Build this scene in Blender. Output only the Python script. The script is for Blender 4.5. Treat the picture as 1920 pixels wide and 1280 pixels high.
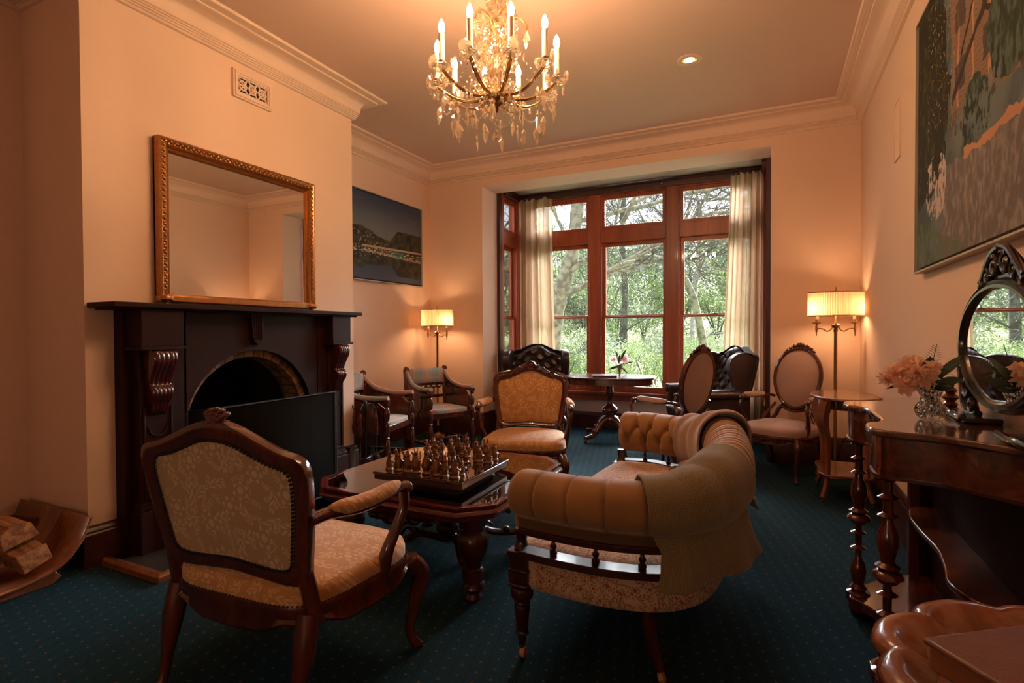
import bpy, math, random
from math import sin, cos, pi, sqrt, atan2, radians, floor
from mathutils import Matrix, Vector, noise
for o in list(bpy.data.objects): bpy.data.objects.remove(o)
SC = bpy.context.scene
COL = SC.collection
R = random.Random(7)

# ------------------------------------------------------------ camera, sky, sun, exposure
def make_camera():
    yaw, pitch, roll = 0.450573, 0.016540, -0.004375
    f = Vector((-sin(yaw), cos(yaw), 0)); r = Vector((cos(yaw), sin(yaw), 0)); u = Vector((0, 0, 1))
    f, u = f*cos(pitch)-u*sin(pitch), u*cos(pitch)+f*sin(pitch)
    r, u = r*cos(roll)+u*sin(roll), u*cos(roll)-r*sin(roll)
    cam = bpy.data.cameras.new('camera'); o = bpy.data.objects.new('camera', cam); COL.objects.link(o)
    m = Matrix.Identity(4)
    for i in range(3):
        m[i][0] = r[i]; m[i][1] = u[i]; m[i][2] = -f[i]
    m[2][3] = 1.2
    o.matrix_world = m
    cam.sensor_width = 36; cam.lens = 36*1002.1/1920; cam.clip_start = .05; cam.clip_end = 300
    SC.camera = o
make_camera()
wd = bpy.data.worlds.new('sky'); SC.world = wd; wd.use_nodes = True
bg = wd.node_tree.nodes['Background']; bg.inputs[0].default_value = (.90, .95, 1.0, 1); bg.inputs[1].default_value = 3.0
sun = bpy.data.lights.new('overcast_sun', 'SUN'); sun.energy = 74; sun.angle = radians(60); sun.color = (.93, .97, 1)
so = bpy.data.objects.new('overcast_sun', sun); COL.objects.link(so); so.rotation_euler = (radians(-50), 0, radians(-6))
rl = bpy.data.lights.new('rear_room_lamp', 'POINT'); rl.energy = 19; rl.shadow_soft_size = .22; rl.color = (1, .76, .55)
ro = bpy.data.objects.new('rear_room_lamp', rl); COL.objects.link(ro); ro.location = (-.9, -1.9, 1.1)
SC.view_settings.view_transform = 'Standard'; SC.view_settings.look = 'None'
SC.view_settings.exposure = 0.32; SC.view_settings.gamma = 1; SC.view_settings.use_curve_mapping = False

# ------------------------------------------------------------ mesh builder
class MB:
    def __init__(s, M=None): s.v = []; s.f = []; s.uv = {}; s.M = M or Matrix.Identity(4)
    def add(s, vs, fs, uv=None):
        b = len(s.v); M = s.M
        s.v += [tuple(M @ Vector(p)) for p in vs]
        for k, q in enumerate(fs): s.f.append(tuple(b+i for i in q))
        if uv:
            for i, t in enumerate(uv): s.uv[b+i] = t
        return s
    def box(s, x0, y0, z0, x1, y1, z1):
        return s.add([(x0,y0,z0),(x1,y0,z0),(x1,y1,z0),(x0,y1,z0),(x0,y0,z1),(x1,y0,z1),(x1,y1,z1),(x0,y1,z1)],
                     [(0,3,2,1),(4,5,6,7),(0,1,5,4),(1,2,6,5),(2,3,7,6),(3,0,4,7)])
    def lathe(s, prof, n=20, c=(0,0,0), M=None, flute=0, fn=12, sx=1, sy=1):
        vs = []; fs = []
        for r, z in prof:
            for i in range(n):
                a = 2*pi*i/n; q = r*(1-flute*abs(sin(a*fn/2))) if flute else r
                p = Vector((q*cos(a)*sx, q*sin(a)*sy, z))
                if M: p = M @ p
                vs.append((p[0]+c[0], p[1]+c[1], p[2]+c[2]))
        m = len(prof)
        for j in range(m-1):
            for i in range(n):
                k = (i+1) % n; fs.append((j*n+i, j*n+k, (j+1)*n+k, (j+1)*n+i))
        fs.append(tuple(range(n-1, -1, -1))); fs.append(tuple((m-1)*n+i for i in range(n)))
        return s.add(vs, fs)
    def grid(s, nu, nv, fn, cu=False, cv=False, uv=None):
        vs = []; uvs = []
        for j in range(nv+(0 if cv else 1)):
            for i in range(nu+(0 if cu else 1)):
                vs.append(fn(i/nu, j/nv)); uvs.append(uv(i/nu, j/nv) if uv else (i/nu, j/nv))
        w = nu if cu else nu+1; h = nv if cv else nv+1; fs = []
        for j in range(nv):
            for i in range(nu):
                fs.append((j*w+i, j*w+(i+1) % w, ((j+1) % h)*w+(i+1) % w, ((j+1) % h)*w+i))
        return s.add(vs, fs, uvs)
    def tube(s, pts, rad, n=10, sec=None, up=None, caps=True, close=False, tw=None):
        P = [Vector(p) for p in pts]; m = len(P)
        if not isinstance(rad, (list, tuple)): rad = [rad]*m
        sec = sec or [(cos(2*pi*i/n), sin(2*pi*i/n)) for i in range(n)]
        n = len(sec); vs = []; prev = None
        for k in range(m):
            a = P[(k-1) % m] if (k or close) else P[0]; b = P[(k+1) % m] if (k < m-1 or close) else P[-1]
            t = (b-a).normalized()
            if up is not None:
                x = Vector(up).cross(t)
                if x.length < 1e-5: x = t.orthogonal()
                x.normalize()
            elif prev is None: x = t.orthogonal().normalized()
            else:
                x = prev-t*prev.dot(t)
                x = x.normalized() if x.length > 1e-6 else t.orthogonal().normalized()
            prev = x; y = t.cross(x)
            r = rad[k]; rx, ry = r if isinstance(r, (tuple, list)) else (r, r)
            if tw:
                ca, sa = cos(tw*k), sin(tw*k); x2 = x*ca+y*sa; y2 = y*ca-x*sa
            else: x2, y2 = x, y
            for (u, w) in sec: vs.append(tuple(P[k]+x2*u*rx+y2*w*ry))
        fs = []
        for k in range(m if close else m-1):
            for i in range(n):
                j = (i+1) % n; k2 = (k+1) % m; fs.append((k*n+i, k*n+j, k2*n+j, k2*n+i))
        if caps and not close: fs.append(tuple(range(n-1, -1, -1))); fs.append(tuple((m-1)*n+i for i in range(n)))
        return s.add(vs, fs)
    def prism(s, poly, z0, z1, ax='z', inset=0):
        # polygon in a plane, extruded: ax 'z' (x,y), 'y' (x,z), 'x' (y,z)
        def mp(p, h):
            return {'z': (p[0], p[1], h), 'y': (p[0], h, p[1]), 'x': (h, p[0], p[1])}[ax]
        n = len(poly); vs = [mp(p, z0) for p in poly]+[mp(p, z1) for p in poly]
        fs = [tuple(range(n-1, -1, -1)), tuple(range(n, 2*n))]+[(i, (i+1) % n, n+(i+1) % n, n+i) for i in range(n)]
        return s.add(vs, fs)
    def ball(s, c, r, n=10, m=7, sc=(1,1,1)):
        return s.lathe([(max(1e-4, r*sin(pi*k/m)), -r*cos(pi*k/m)) for k in range(m+1)], n, c, Matrix.Diagonal((sc[0],sc[1],sc[2])).to_4x4())
    def at(s, M): s.M = M; return s
    def build(s, name, mat, parent=None, bev=0, sub=0, ang=40, seg=2, solid=0, flat=False):
        me = bpy.data.meshes.new(name); me.from_pydata(s.v, [], s.f)
        if s.uv:
            ul = me.uv_layers.new(name='UVMap')
            for l in me.loops: ul.data[l.index].uv = s.uv.get(l.vertex_index, (0, 0))
        me.validate(); me.update()
        import bmesh
        bm = bmesh.new(); bm.from_mesh(me); bmesh.ops.recalc_face_normals(bm, faces=bm.faces); bm.to_mesh(me); bm.free()
        me.materials.append(mat)
        if not flat:
            me.polygons.foreach_set('use_smooth', [True]*len(me.polygons)); me.set_sharp_from_angle(angle=radians(ang))
        o = bpy.data.objects.new(name, me); COL.objects.link(o)
        if parent: o.parent = parent
        if solid: md = o.modifiers.new('s', 'SOLIDIFY'); md.thickness = solid; md.offset = 0
        if bev:
            md = o.modifiers.new('b', 'BEVEL'); md.width = bev; md.segments = seg; md.limit_method = 'ANGLE'; md.angle_limit = radians(40)
        if sub: md = o.modifiers.new('u', 'SUBSURF'); md.levels = sub; md.render_levels = sub
        return o
def T(x=0, y=0, z=0): return Matrix.Translation((x, y, z))
def RX(a): return Matrix.Rotation(a, 4, 'X')
def RY(a): return Matrix.Rotation(a, 4, 'Y')
def RZ(a): return Matrix.Rotation(a, 4, 'Z')
def SCL(x, y, z): return Matrix.Diagonal((x, y, z, 1))
def tag(o, label=None, cat=None, group=None, kind=None):
    if label: o['label'] = label
    if cat: o['category'] = cat
    if group: o['group'] = group
    if kind: o['kind'] = kind
    return o
def thing(name, label, cat, loc=(0,0,0), rz=0, group=None):
    o = bpy.data.objects.new(name, None); COL.objects.link(o); o.empty_display_size = .1
    o.location = loc; o.rotation_euler = (0, 0, rz)
    return tag(o, label, cat, group)
def struct(name, mb, m, **k): return tag(mb.build(name, m, **k), kind='structure')
def kids(o): return [c for c in bpy.data.objects if c.parent == o]
def dup(root, loc, rz, label, name=None, scale=None):
    r = root.copy(); COL.objects.link(r); r.location = loc
    r.rotation_euler = (root.rotation_euler[0], root.rotation_euler[1], rz); r['label'] = label
    if scale: r.scale = (scale,)*3
    for ch in kids(root):
        c = ch.copy(); COL.objects.link(c); c.parent = r
        for g in kids(ch): d = g.copy(); COL.objects.link(d); d.parent = c
    return r
def bez(pts, n=8, close=False):
    # Catmull-Rom through the points
    P = [Vector(p) for p in pts]; m = len(P); out = []
    g = (lambda i: P[i % m]) if close else (lambda i: P[max(0, min(m-1, i))])
    for i in range(m if close else m-1):
        a, b, c, d = g(i-1), g(i), g(i+1), g(i+2)
        for k in range(n):
            t = k/n
            out.append(.5*((2*b)+(c-a)*t+(2*a-5*b+4*c-d)*t*t+(3*b-a-3*c+d)*t**3))
    if not close: out.append(P[-1])
    return out
def interp(xs, t):
    # smooth list lookup, t in 0..1
    k = t*(len(xs)-1); i = min(len(xs)-2, int(k)); f = k-i
    return xs[i]*(1-f)+xs[i+1]*f

# ------------------------------------------------------------ materials
class S:
    def __init__(s, nt, sock): s.nt = nt; s.k = sock
    def m(s, op, b=None, c=None):
        n = s.nt.nodes.new('ShaderNodeMath'); n.operation = op; s.nt.links.new(s.k, n.inputs[0])
        for i, q in ((1, b), (2, c)):
            if q is None: continue
            if isinstance(q, S): s.nt.links.new(q.k, n.inputs[i])
            else: n.inputs[i].default_value = q
        return S(s.nt, n.outputs[0])
    def __add__(s, b): return s.m('ADD', b)
    def __sub__(s, b): return s.m('SUBTRACT', b)
    def __mul__(s, b): return s.m('MULTIPLY', b)
    def __truediv__(s, b): return s.m('DIVIDE', b)
    def __radd__(s, b): return s.m('ADD', b)
    def __rmul__(s, b): return s.m('MULTIPLY', b)
    def __rsub__(s, b): return s.m('MULTIPLY', -1).m('ADD', b)
    def __lt__(s, b): return s.m('LESS_THAN', b)
    def __gt__(s, b): return s.m('GREATER_THAN', b)
    def fr(s): return s.m('FRACT')
    def fl(s): return s.m('FLOOR')
    def ab(s): return s.m('ABSOLUTE')
    def sn(s): return s.m('SINE')
    def pw(s, b): return s.m('POWER', b)
    def mx(s, b): return s.m('MAXIMUM', b)
    def mn(s, b): return s.m('MINIMUM', b)
    def ss(s, a, b):
        n = s.nt.nodes.new('ShaderNodeMapRange'); n.interpolation_type = 'SMOOTHSTEP'; s.nt.links.new(s.k, n.inputs[0])
        n.inputs[1].default_value = a; n.inputs[2].default_value = b
        return S(s.nt, n.outputs[0])
class NT:
    def __init__(s, name):
        s.mat = bpy.data.materials.new(name); s.mat.use_nodes = True; s.nt = s.mat.node_tree
        s.b = s.nt.nodes['Principled BSDF']; s.out = s.nt.nodes['Material Output']; s.tc = s.nt.nodes.new('ShaderNodeTexCoord')
    def xyz(s, which='Object', warp=0, wscale=3):
        k = s.tc.outputs[which]
        if warp:
            nz = s.noise(wscale, 2, out='Color'); a = s.nt.nodes.new('ShaderNodeVectorMath'); a.operation = 'MULTIPLY_ADD'
            s.nt.links.new(nz.k, a.inputs[0]); a.inputs[1].default_value = (warp,)*3; s.nt.links.new(k, a.inputs[2]); k = a.outputs[0]
        n = s.nt.nodes.new('ShaderNodeSeparateXYZ'); s.nt.links.new(k, n.inputs[0])
        return [S(s.nt, q) for q in n.outputs]
    def vec(s, x, y, z=None):
        n = s.nt.nodes.new('ShaderNodeCombineXYZ')
        for i, q in enumerate((x, y, z)):
            if isinstance(q, S): s.nt.links.new(q.k, n.inputs[i])
            elif q is not None: n.inputs[i].default_value = q
        return n.outputs[0]
    def noise(s, scale=5, detail=3, rough=.5, stretch=None, out='Fac', vec=None, dist=0):
        n = s.nt.nodes.new('ShaderNodeTexNoise'); n.inputs['Scale'].default_value = scale; n.inputs['Detail'].default_value = detail
        n.inputs['Roughness'].default_value = rough; n.inputs['Distortion'].default_value = dist
        k = vec or s.tc.outputs['Object']
        if stretch:
            mp = s.nt.nodes.new('ShaderNodeMapping'); mp.inputs['Scale'].default_value = stretch; s.nt.links.new(k, mp.inputs[0]); k = mp.outputs[0]
        s.nt.links.new(k, n.inputs['Vector'])
        return S(s.nt, n.outputs[out])
    def vor(s, vec, scale, feature='F1', rnd=1):
        n = s.nt.nodes.new('ShaderNodeTexVoronoi'); n.voronoi_dimensions = '2D'; n.feature = feature; n.inputs['Scale'].default_value = scale
        n.inputs['Randomness'].default_value = rnd; s.nt.links.new(vec, n.inputs['Vector']); return n
    def mix(s, f, a, b):
        n = s.nt.nodes.new('ShaderNodeMix'); n.data_type = 'RGBA'
        if isinstance(f, S): s.nt.links.new(f.k, n.inputs[0])
        else: n.inputs[0].default_value = f
        for i, q in ((6, a), (7, b)):
            if isinstance(q, S): s.nt.links.new(q.k, n.inputs[i])
            else: n.inputs[i].default_value = (*q, 1)
        return S(s.nt, n.outputs[2])
    def col(s, c):
        if isinstance(c, S): s.nt.links.new(c.k, s.b.inputs['Base Color'])
        else: s.b.inputs['Base Color'].default_value = (*c, 1)
        return s
    def set(s, rough=.5, metal=0, coat=0, spec=.5, sheen=0, ior=None, trans=0, emit=None, es=0):
        b = s.b.inputs
        if isinstance(rough, S): s.nt.links.new(rough.k, b['Roughness'])
        else: b['Roughness'].default_value = rough
        b['Metallic'].default_value = metal; b['Coat Weight'].default_value = coat; b['Coat Roughness'].default_value = .08
        b['Specular IOR Level'].default_value = spec; b['Sheen Weight'].default_value = sheen; b['Transmission Weight'].default_value = trans
        if ior: b['IOR'].default_value = ior
        if emit: b['Emission Color'].default_value = (*emit, 1); b['Emission Strength'].default_value = es
        return s
    def bump(s, h, strength=.3, dist=.01):
        n = s.nt.nodes.new('ShaderNodeBump'); n.inputs['Strength'].default_value = strength; n.inputs['Distance'].default_value = dist
        s.nt.links.new(h.k, n.inputs['Height']); s.nt.links.new(n.outputs[0], s.b.inputs['Normal']); return s
def c8(r, g, b):
    f = lambda v: (v/255/12.92) if v/255 <= .04045 else ((v/255+.055)/1.055)**2.4
    return (f(r), f(g), f(b))
def plain(name, col, rough=.5, nz=(8, .12), bump=None, **k):
    m = NT(name); dk = tuple(x*(1-nz[1]*2) for x in col); lt = tuple(min(1, x*(1+nz[1])) for x in col)
    m.col(m.mix(m.noise(nz[0], 3), dk, lt)).set(rough=rough, **k)
    if bump: m.bump(m.noise(bump[0], 4), bump[1], .004)
    return m.mat
def wood(name, dark, light, rough=.25, coat=.4, scale=6, st=(1, 1, .08), fig=0, **k):
    m = NT(name); n = m.noise(scale, 6, .6, stretch=st, dist=.6)
    g = m.noise(scale*9, 3, .5, stretch=st)
    f = n.ss(.3, .72)
    if fig: f = f.mx(m.noise(scale*fig, 5, .7, dist=2.5).ss(.5, .66)*.9)
    c = m.mix(f, dark, light); c = m.mix(g.ss(.35, .7)*.35, c, dark)
    m.col(c).set(rough=rough, coat=coat, **k).bump(g, .04, .002)
    return m.mat
WALL = c8(226, 200, 164)
M = {}
def wallmat(name, col, b=.05):
    m = NT(name); m.col(m.mix(m.noise(1.3, 3), tuple(x*.95 for x in col), col)).set(rough=.62, spec=.3).bump(m.noise(60, 4), b, .003); return m.mat
M['wall'] = wallmat('cream_plaster', (.745, .52, .39))
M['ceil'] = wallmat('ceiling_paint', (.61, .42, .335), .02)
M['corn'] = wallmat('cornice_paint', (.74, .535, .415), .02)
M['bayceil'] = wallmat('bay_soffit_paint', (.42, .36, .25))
M['mahog'] = wood('dark_mahogany', (.026, .005, .0035), (.075, .015, .009), .28, .35)
M['chairwood'] = wood('red_brown_walnut', (.034, .007, .0038), (.125, .026, .011), .2, .6)
M['bright'] = wood('warm_polished_wood', (.13, .035, .012), (.30, .10, .04), .25, .5)
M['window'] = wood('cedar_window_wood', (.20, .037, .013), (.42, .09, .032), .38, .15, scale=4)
M['darkwin'] = wood('stained_and_shaded_cedar', (.035, .008, .005), (.075, .016, .010), .4, .1)
M['skirt'] = wood('dark_skirting', (.030, .007, .004), (.065, .014, .009), .3, .2)
M['mantel'] = plain('oxblood_paint', (.024, .0060, .0042), .5, (3, .1), coat=0, spec=.15)
M['gilt'] = plain('antique_gilt', (.46, .20, .065), .36, (60, .25), metal=.85)
M['brass'] = plain('aged_brass', (.36, .20, .08), .3, (20, .1), metal=1)
M['gold'] = plain('bright_brass', (.80, .52, .22), .22, (20, .08), metal=1)
M['iron'] = plain('black_iron', (.022, .018, .015), .5, (20, .2), metal=.4)
M['mirror'] = plain('mirror_glass', (.86, .86, .84), .01, (5, .0), metal=1)
M['black'] = plain('soot_black', (.006, .005, .005), .9)
def glassmat(name, tint=(1, 1, 1), refl=.08, rough=0):
    m = NT(name); nt = m.nt; nt.nodes.remove(m.b)
    tr = nt.nodes.new('ShaderNodeBsdfTransparent'); tr.inputs[0].default_value = (*tint, 1)
    gl = nt.nodes.new('ShaderNodeBsdfGlossy'); gl.inputs['Roughness'].default_value = rough
    fr = nt.nodes.new('ShaderNodeFresnel'); fr.inputs[0].default_value = 1.45
    ad = nt.nodes.new('ShaderNodeMath'); ad.operation = 'MULTIPLY'; ad.inputs[1].default_value = refl/.04; ad.use_clamp = True
    mx = nt.nodes.new('ShaderNodeMixShader'); nt.links.new(fr.outputs[0], ad.inputs[0]); nt.links.new(ad.outputs[0], mx.inputs[0])
    nt.links.new(tr.outputs[0], mx.inputs[1]); nt.links.new(gl.outputs[0], mx.inputs[2]); nt.links.new(mx.outputs[0], m.out.inputs[0]); return m.mat
M['pane'] = glassmat('window_pane', refl=.035)
M['tglass'] = glassmat('table_glass', (.86, .95, .91), refl=.09)
def carpet():
    m = NT('teal_carpet'); x, y, z = m.xyz()
    s = .062; u = x*(1/s)+y*(.25/s); w = y*(1/s)-x*(.25/s)
    fx = u.fr()-.5; fy = (w+u.fl()*.5).fr()-.5
    dot = (fx*fx+fy*fy) < .009
    ln = ((u*1).fr()-.5).ab() > .455
    nz = m.noise(260, 2); n2 = m.noise(3, 3)
    c = m.mix(nz.ss(.3, .7), (.0075, .0215, .029), (.019, .050, .069))
    c = m.mix(n2.ss(.3, .7)*.25, c, (.013, .032, .042))
    c = m.mix(ln*.35, c, (.005, .012, .016))
    c = m.mix(dot*.55, c, (.17, .085, .035))
    m.col(c).set(rough=.95, spec=.04).bump(nz, .5, .004); return m.mat
M['carpet'] = carpet()
# ------------------------------------------------------------ the room
XL, XR, XC, YB, YF, ZC = -3.775, .70, -3.18, 5.49, -2.8, 3.18
C0, C1 = 1.52, 3.49           # chimney breast along Y
OX0, OX1, OZ = -3.035, 0.0, 2.905   # bay opening
RV, BY, BZ = 5.85, 6.5, 3.0   # reveal end, window plane, bay soffit
struct('floor', MB().box(XL-.2, YF-.2, -.1, XR+.2, BY+.2, 0), M['carpet'])
struct('ceiling', MB().box(XL-.2, YF-.2, ZC, XR+.2, YB+.1, ZC+.15), M['ceil'])
struct('wall_left', MB().box(XL-.2, YF-.2, 0, XL, YB+.2, ZC), M['wall'])
struct('wall_right', MB().box(XR, YF-.2, 0, XR+.2, YB+.2, ZC), M['wall'])
struct('wall_front', MB().box(XL, YF-.2, 0, XR, YF, ZC), M['wall'])
b = MB(); b.box(XL, YB, 0, OX0, RV, ZC); b.box(OX1, YB, 0, XR, RV, ZC); b.box(OX0, YB, OZ, OX1, RV, ZC)
struct('wall_back', b, M['wall'])
# chimney breast with the firebox opening cut out (arched)
AY, AZ, AR = 2.425, .62, .475   # arch centre along Y, springing height, radius
def arch_pts(r, n=24, cy=AY, cz=AZ, hz=1.0):
    return [(cy+r*cos(pi*k/n), cz+r*hz*sin(pi*k/n)) for k in range(n+1)]
def arch_plate(mb, x0, x1, y0, y1, z1, r, z0=0):
    # a slab in the YZ plane with an arched doorway
    A = arch_pts(r)[::-1]; L = [(AY-r, z0), (AY-r, AZ), (AY-r, AZ)]+A[1:-1]+[(AY+r, AZ), (AY+r, AZ), (AY+r, z0)]
    m = len(A)-2; n = len(L)
    O = [(y0, z0), (y0, AZ), (y0, z1)]+[(y0+(y1-y0)*(k+1)/(m+1), z1) for k in range(m)]+[(y1, z1), (y1, AZ), (y1, z0)]
    vs = []
    for x in (x0, x1):
        vs += [(x, y, z) for y, z in L]+[(x, y, z) for y, z in O]
    fs = []
    for k in range(n-1):
        for q in (0, 2*n):
            fs.append((q+k, q+k+1, q+n+k+1, q+n+k))
        fs.append((k, k+1, 2*n+k+1, 2*n+k)); fs.append((n+k, n+k+1, 3*n+k+1, 3*n+k))
    fs += [(0, n, 3*n, 2*n), (n-1, 2*n-1, 4*n-1, 3*n-1)]
    mb.add(vs, fs)
b = MB(); arch_plate(b, XC, XC-.04, C0, C1, ZC, AR+.02)
b.box(XL, C0, 0, XC-.04, C0+.04, ZC); b.box(XL, C1-.04, 0, XC-.04, C1, ZC)
struct('wall_chimney', b, M['wall'])

def sweep(mb, path, prof, closed=False):
    # moulding: path in plan (x,y), interior on the left; prof = (distance from wall, z)
    n = len(path); rings = []
    for i in range(n):
        p = Vector(path[i])
        a = Vector(path[(i-1) % n]); c = Vector(path[(i+1) % n])
        d1 = (p-a).normalized() if (i or closed) else (c-p).normalized()
        d2 = (c-p).normalized() if (i < n-1 or closed) else d1
        n1 = Vector((-d1.y, d1.x)); n2 = Vector((-d2.y, d2.x)); k = (n1+n2)/max(.2, 1+n1.dot(n2))
        rings.append([(p.x+k.x*d, p.y+k.y*d, z) for d, z in prof])
    m = len(prof); vs = [q for r in rings for q in r]; fs = []
    for i in range(n if closed else n-1):
        for j in range(m): 
            a, c = i*m+j, i*m+(j+1) % m; i2 = (i+1) % n
            fs.append((a, c, i2*m+(j+1) % m, i2*m+j))
    if not closed: fs += [tuple(range(m-1, -1, -1)), tuple((n-1)*m+i for i in range(m))]
    mb.add(vs, fs)
def reed(d0, z0, d1, z1, k, amp):
    out = []
    for i in range(k):
        for t in (0, .25, .5, .75):
            s = (i+t)/k; out.append((d0+(d1-d0)*s+amp*sin(pi*t), z0+(z1-z0)*s-amp*.3*sin(pi*t)))
    return out
ch = ZC
CP = [(0, ch-.185), (.018, ch-.185), (.024, ch-.178)]+reed(.024, ch-.172, .045, ch-.118, 4, .006)+[(.052, ch-.112), (.052, ch-.100)]
CP += [(.052+.075*(1-cos(t*pi/2*.95)), ch-.100+.068*sin(t*pi/2)) for t in (.15, .3, .45, .6, .75, .9, 1)]
CP += [(.150, ch-.030), (.155, ch-.022), (.162, ch-.024), (.172, ch-.018), (.178, ch-.020), (.190, ch-.014), (.205, ch-.016), (.212, ch-.006), (.212, ch), (0, ch)]
loop = [(XR, YF), (XR, YB), (XL, YB), (XL, C1), (XC, C1), (XC, C0), (XL, C0), (XL, YF)]
b = MB(); sweep(b, loop, CP, True); struct('trim_1', b, M['corn'], ang=50)
def skirt(h, t=.028):
    return [(0, 0), (t, 0), (t, h*.72), (t-.004, h*.76), (t-.003, h*.80), (t-.010, h*.84), (t-.008, h*.88), (t-.016, h*.95), (.006, h), (0, h)]
b = MB(); sweep(b, [(XR, YF), (XR, YB), (OX1, YB), (OX1, RV)], skirt(.262)); struct('baseboard_right', b, M['skirt'])
b = MB(); sweep(b, [(OX0, RV), (OX0, YB), (XL, YB), (XL, C1), (XC, C1), (XC, 3.20)], skirt(.262)); struct('baseboard_left', b, M['skirt'])
b = MB(); sweep(b, [(XC, 1.66), (XC, C0), (XL, C0), (XL, YF)], skirt(.205, .035)); struct('baseboard_front', b, M['skirt'])
b = MB(); sweep(b, [(OX1, BY), (OX0, BY)], skirt(.20)); struct('baseboard_back', b, M['skirt'])

# bay: floor level walls under the windows, soffit, side walls
b = MB(); b.box(OX0-.15, BY, 0, OX1+.15, BY+.12, .40); b.box(OX0-.15, RV, 0, OX0, BY, .40); b.box(OX1, RV, 0, OX1+.15, BY, .40)
b.box(OX0-.15, BY, 3.0, OX1+.15, BY+.12, 3.3); b.box(OX0-.15, RV, 3.0, OX0, BY, 3.3); b.box(OX1, RV, 3.0, OX1+.15, BY, 3.3)
struct('wall_bay', b, M['wall'])
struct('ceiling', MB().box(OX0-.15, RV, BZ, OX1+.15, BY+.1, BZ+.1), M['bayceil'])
# dark timber lining where the reveal meets the bay
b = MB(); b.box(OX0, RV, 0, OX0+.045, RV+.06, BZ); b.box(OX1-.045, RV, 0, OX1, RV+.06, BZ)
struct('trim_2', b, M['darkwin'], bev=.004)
def sash_window(n, place, panes, w_all):
    # local: x along the window, y = outward, z up. panes = (x0, x1)
    e = bpy.data.objects.new('window_%d' % n, None); COL.objects.link(e); e.matrix_world = place; tag(e, kind='structure')
    fr = MB(); sa = MB(); gl = MB(); x0, x1 = w_all
    fr.box(x0, -.02, 2.885, x1, .10, 3.0)                       # head
    fr.box(x0, -.02, 2.31, x1, .10, 2.47)                       # transom
    fr.box(x0, -.06, .425, x1, .10, .462); fr.box(x0, -.035, .355, x1, .02, .425)   # sill, apron
    edges = [x0]+[v for p in panes for v in p]+[x1]
    for i in range(0, len(edges), 2):
        a, c = edges[i], edges[i+1]
        a2 = a+(.05 if i else 0); c2 = c-(.05 if i+2 < len(edges) else 0)
        fr.box(a2, -.045, .46, c2, .10, 2.93)                   # post
        if i: fr.box(a2-.012, -.025, .46, a2, .10, 2.9)
        if i+2 < len(edges): fr.box(c2, -.025, .46, c2+.012, .10, 2.9)
    for (a, c) in panes:
        for (z0, z1, d, tr, br) in ((2.515, 2.84, 0, .045, .045), (1.413, 2.262, .045, .05, .026), (.535, 1.374, .01, .024, .075)):
            sa.box(a-.05, d, z0-br, a, d+.035, z1+tr); sa.box(c, d, z0-br, c+.05, d+.035, z1+tr)
            sa.box(a, d, z1, c, d+.035, z1+tr); sa.box(a, d, z0-br, c, d+.035, z0)
            gl.box(a-.004, d+.015, z0-.004, c+.004, d+.019, z1+.004)
    fr.build('window_frame', M['window'], e, bev=.005); sa.build('sash', M['window'], e, bev=.004)
    gl.build('pane', M['pane'], e)
    return e
w1 = sash_window(1, T(0, BY, 0), [(-2.80, -2.098), (-1.858, -1.158), (-.916, -.214)], (OX0, OX1))
w2 = sash_window(2, T(OX0, 0, 0) @ RZ(pi/2), [(6.02, 6.36)], (RV+.06, BY))
w3 = sash_window(3, T(OX1, 0, 0) @ Matrix.Diagonal((-1, 1, 1, 1)) @ RZ(pi/2), [(6.02, 6.36)], (RV+.06, BY))
h = MB(); h.box(-1.50, -.012, .495, -1.46, 0, .507); h.lathe([(.001, 0), (.012, .002), (.012, .012), (.006, .02), (.001, .024)], 10, (-2.22, -.01, .49), RX(pi/2)); h.build('sash_lift', M['brass'], w1)
h = MB(); h.box(-.60, .0, 1.40, -.54, .03, 1.412); h.lathe([(.016, 0), (.016, .008), (.006, .012), (.006, .02)], 10, (-.57, .015, 1.41)); h.build('sash_lock', M['darkwin'], w1)
# pelmet board across the bay head, its unlit darkness put into the wood colour
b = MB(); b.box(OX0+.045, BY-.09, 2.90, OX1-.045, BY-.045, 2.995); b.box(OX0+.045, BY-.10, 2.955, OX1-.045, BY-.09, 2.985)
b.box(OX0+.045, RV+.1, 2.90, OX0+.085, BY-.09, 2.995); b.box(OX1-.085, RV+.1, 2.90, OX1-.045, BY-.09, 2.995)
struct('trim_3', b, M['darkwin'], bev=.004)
b = MB(); b.tube([(-1.14, BY-.10, 2.95), (-1.14, BY-.14, 2.945), (-1.14, BY-.145, 2.925)], .006); b.ball((-1.14, BY-.145, 2.918), .011)
tag(b.build('curtain_hook', M['gold']), 'small bright metal hook on the dark pelmet above the middle window', 'hook')

# downlight recessed in the ceiling, its own lamp
t = thing('ceiling_downlight', 'round recessed ceiling light glowing near the right cornice', 'downlight', (-.537, 4.1, ZC))
MB().lathe([(.052, -.002), (.075, -.006), (.088, -.004), (.088, 0), (.052, 0)], 32).build('trim_ring', M['corn'], t)
MB().lathe([(.001, -.006), (.022, -.0055), (.034, -.004), (.036, -.001)], 24).build('bulb', NT('downlight_glow').col((1, .9, .75)).set(emit=(1, .80, .55), es=14).mat, t)
MB().lathe([(.036, -.001), (.052, -.0015), (.052, -.004), (.05, -.006), (.038, -.003)], 24).build('reflector', M['gold'], t)

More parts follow.
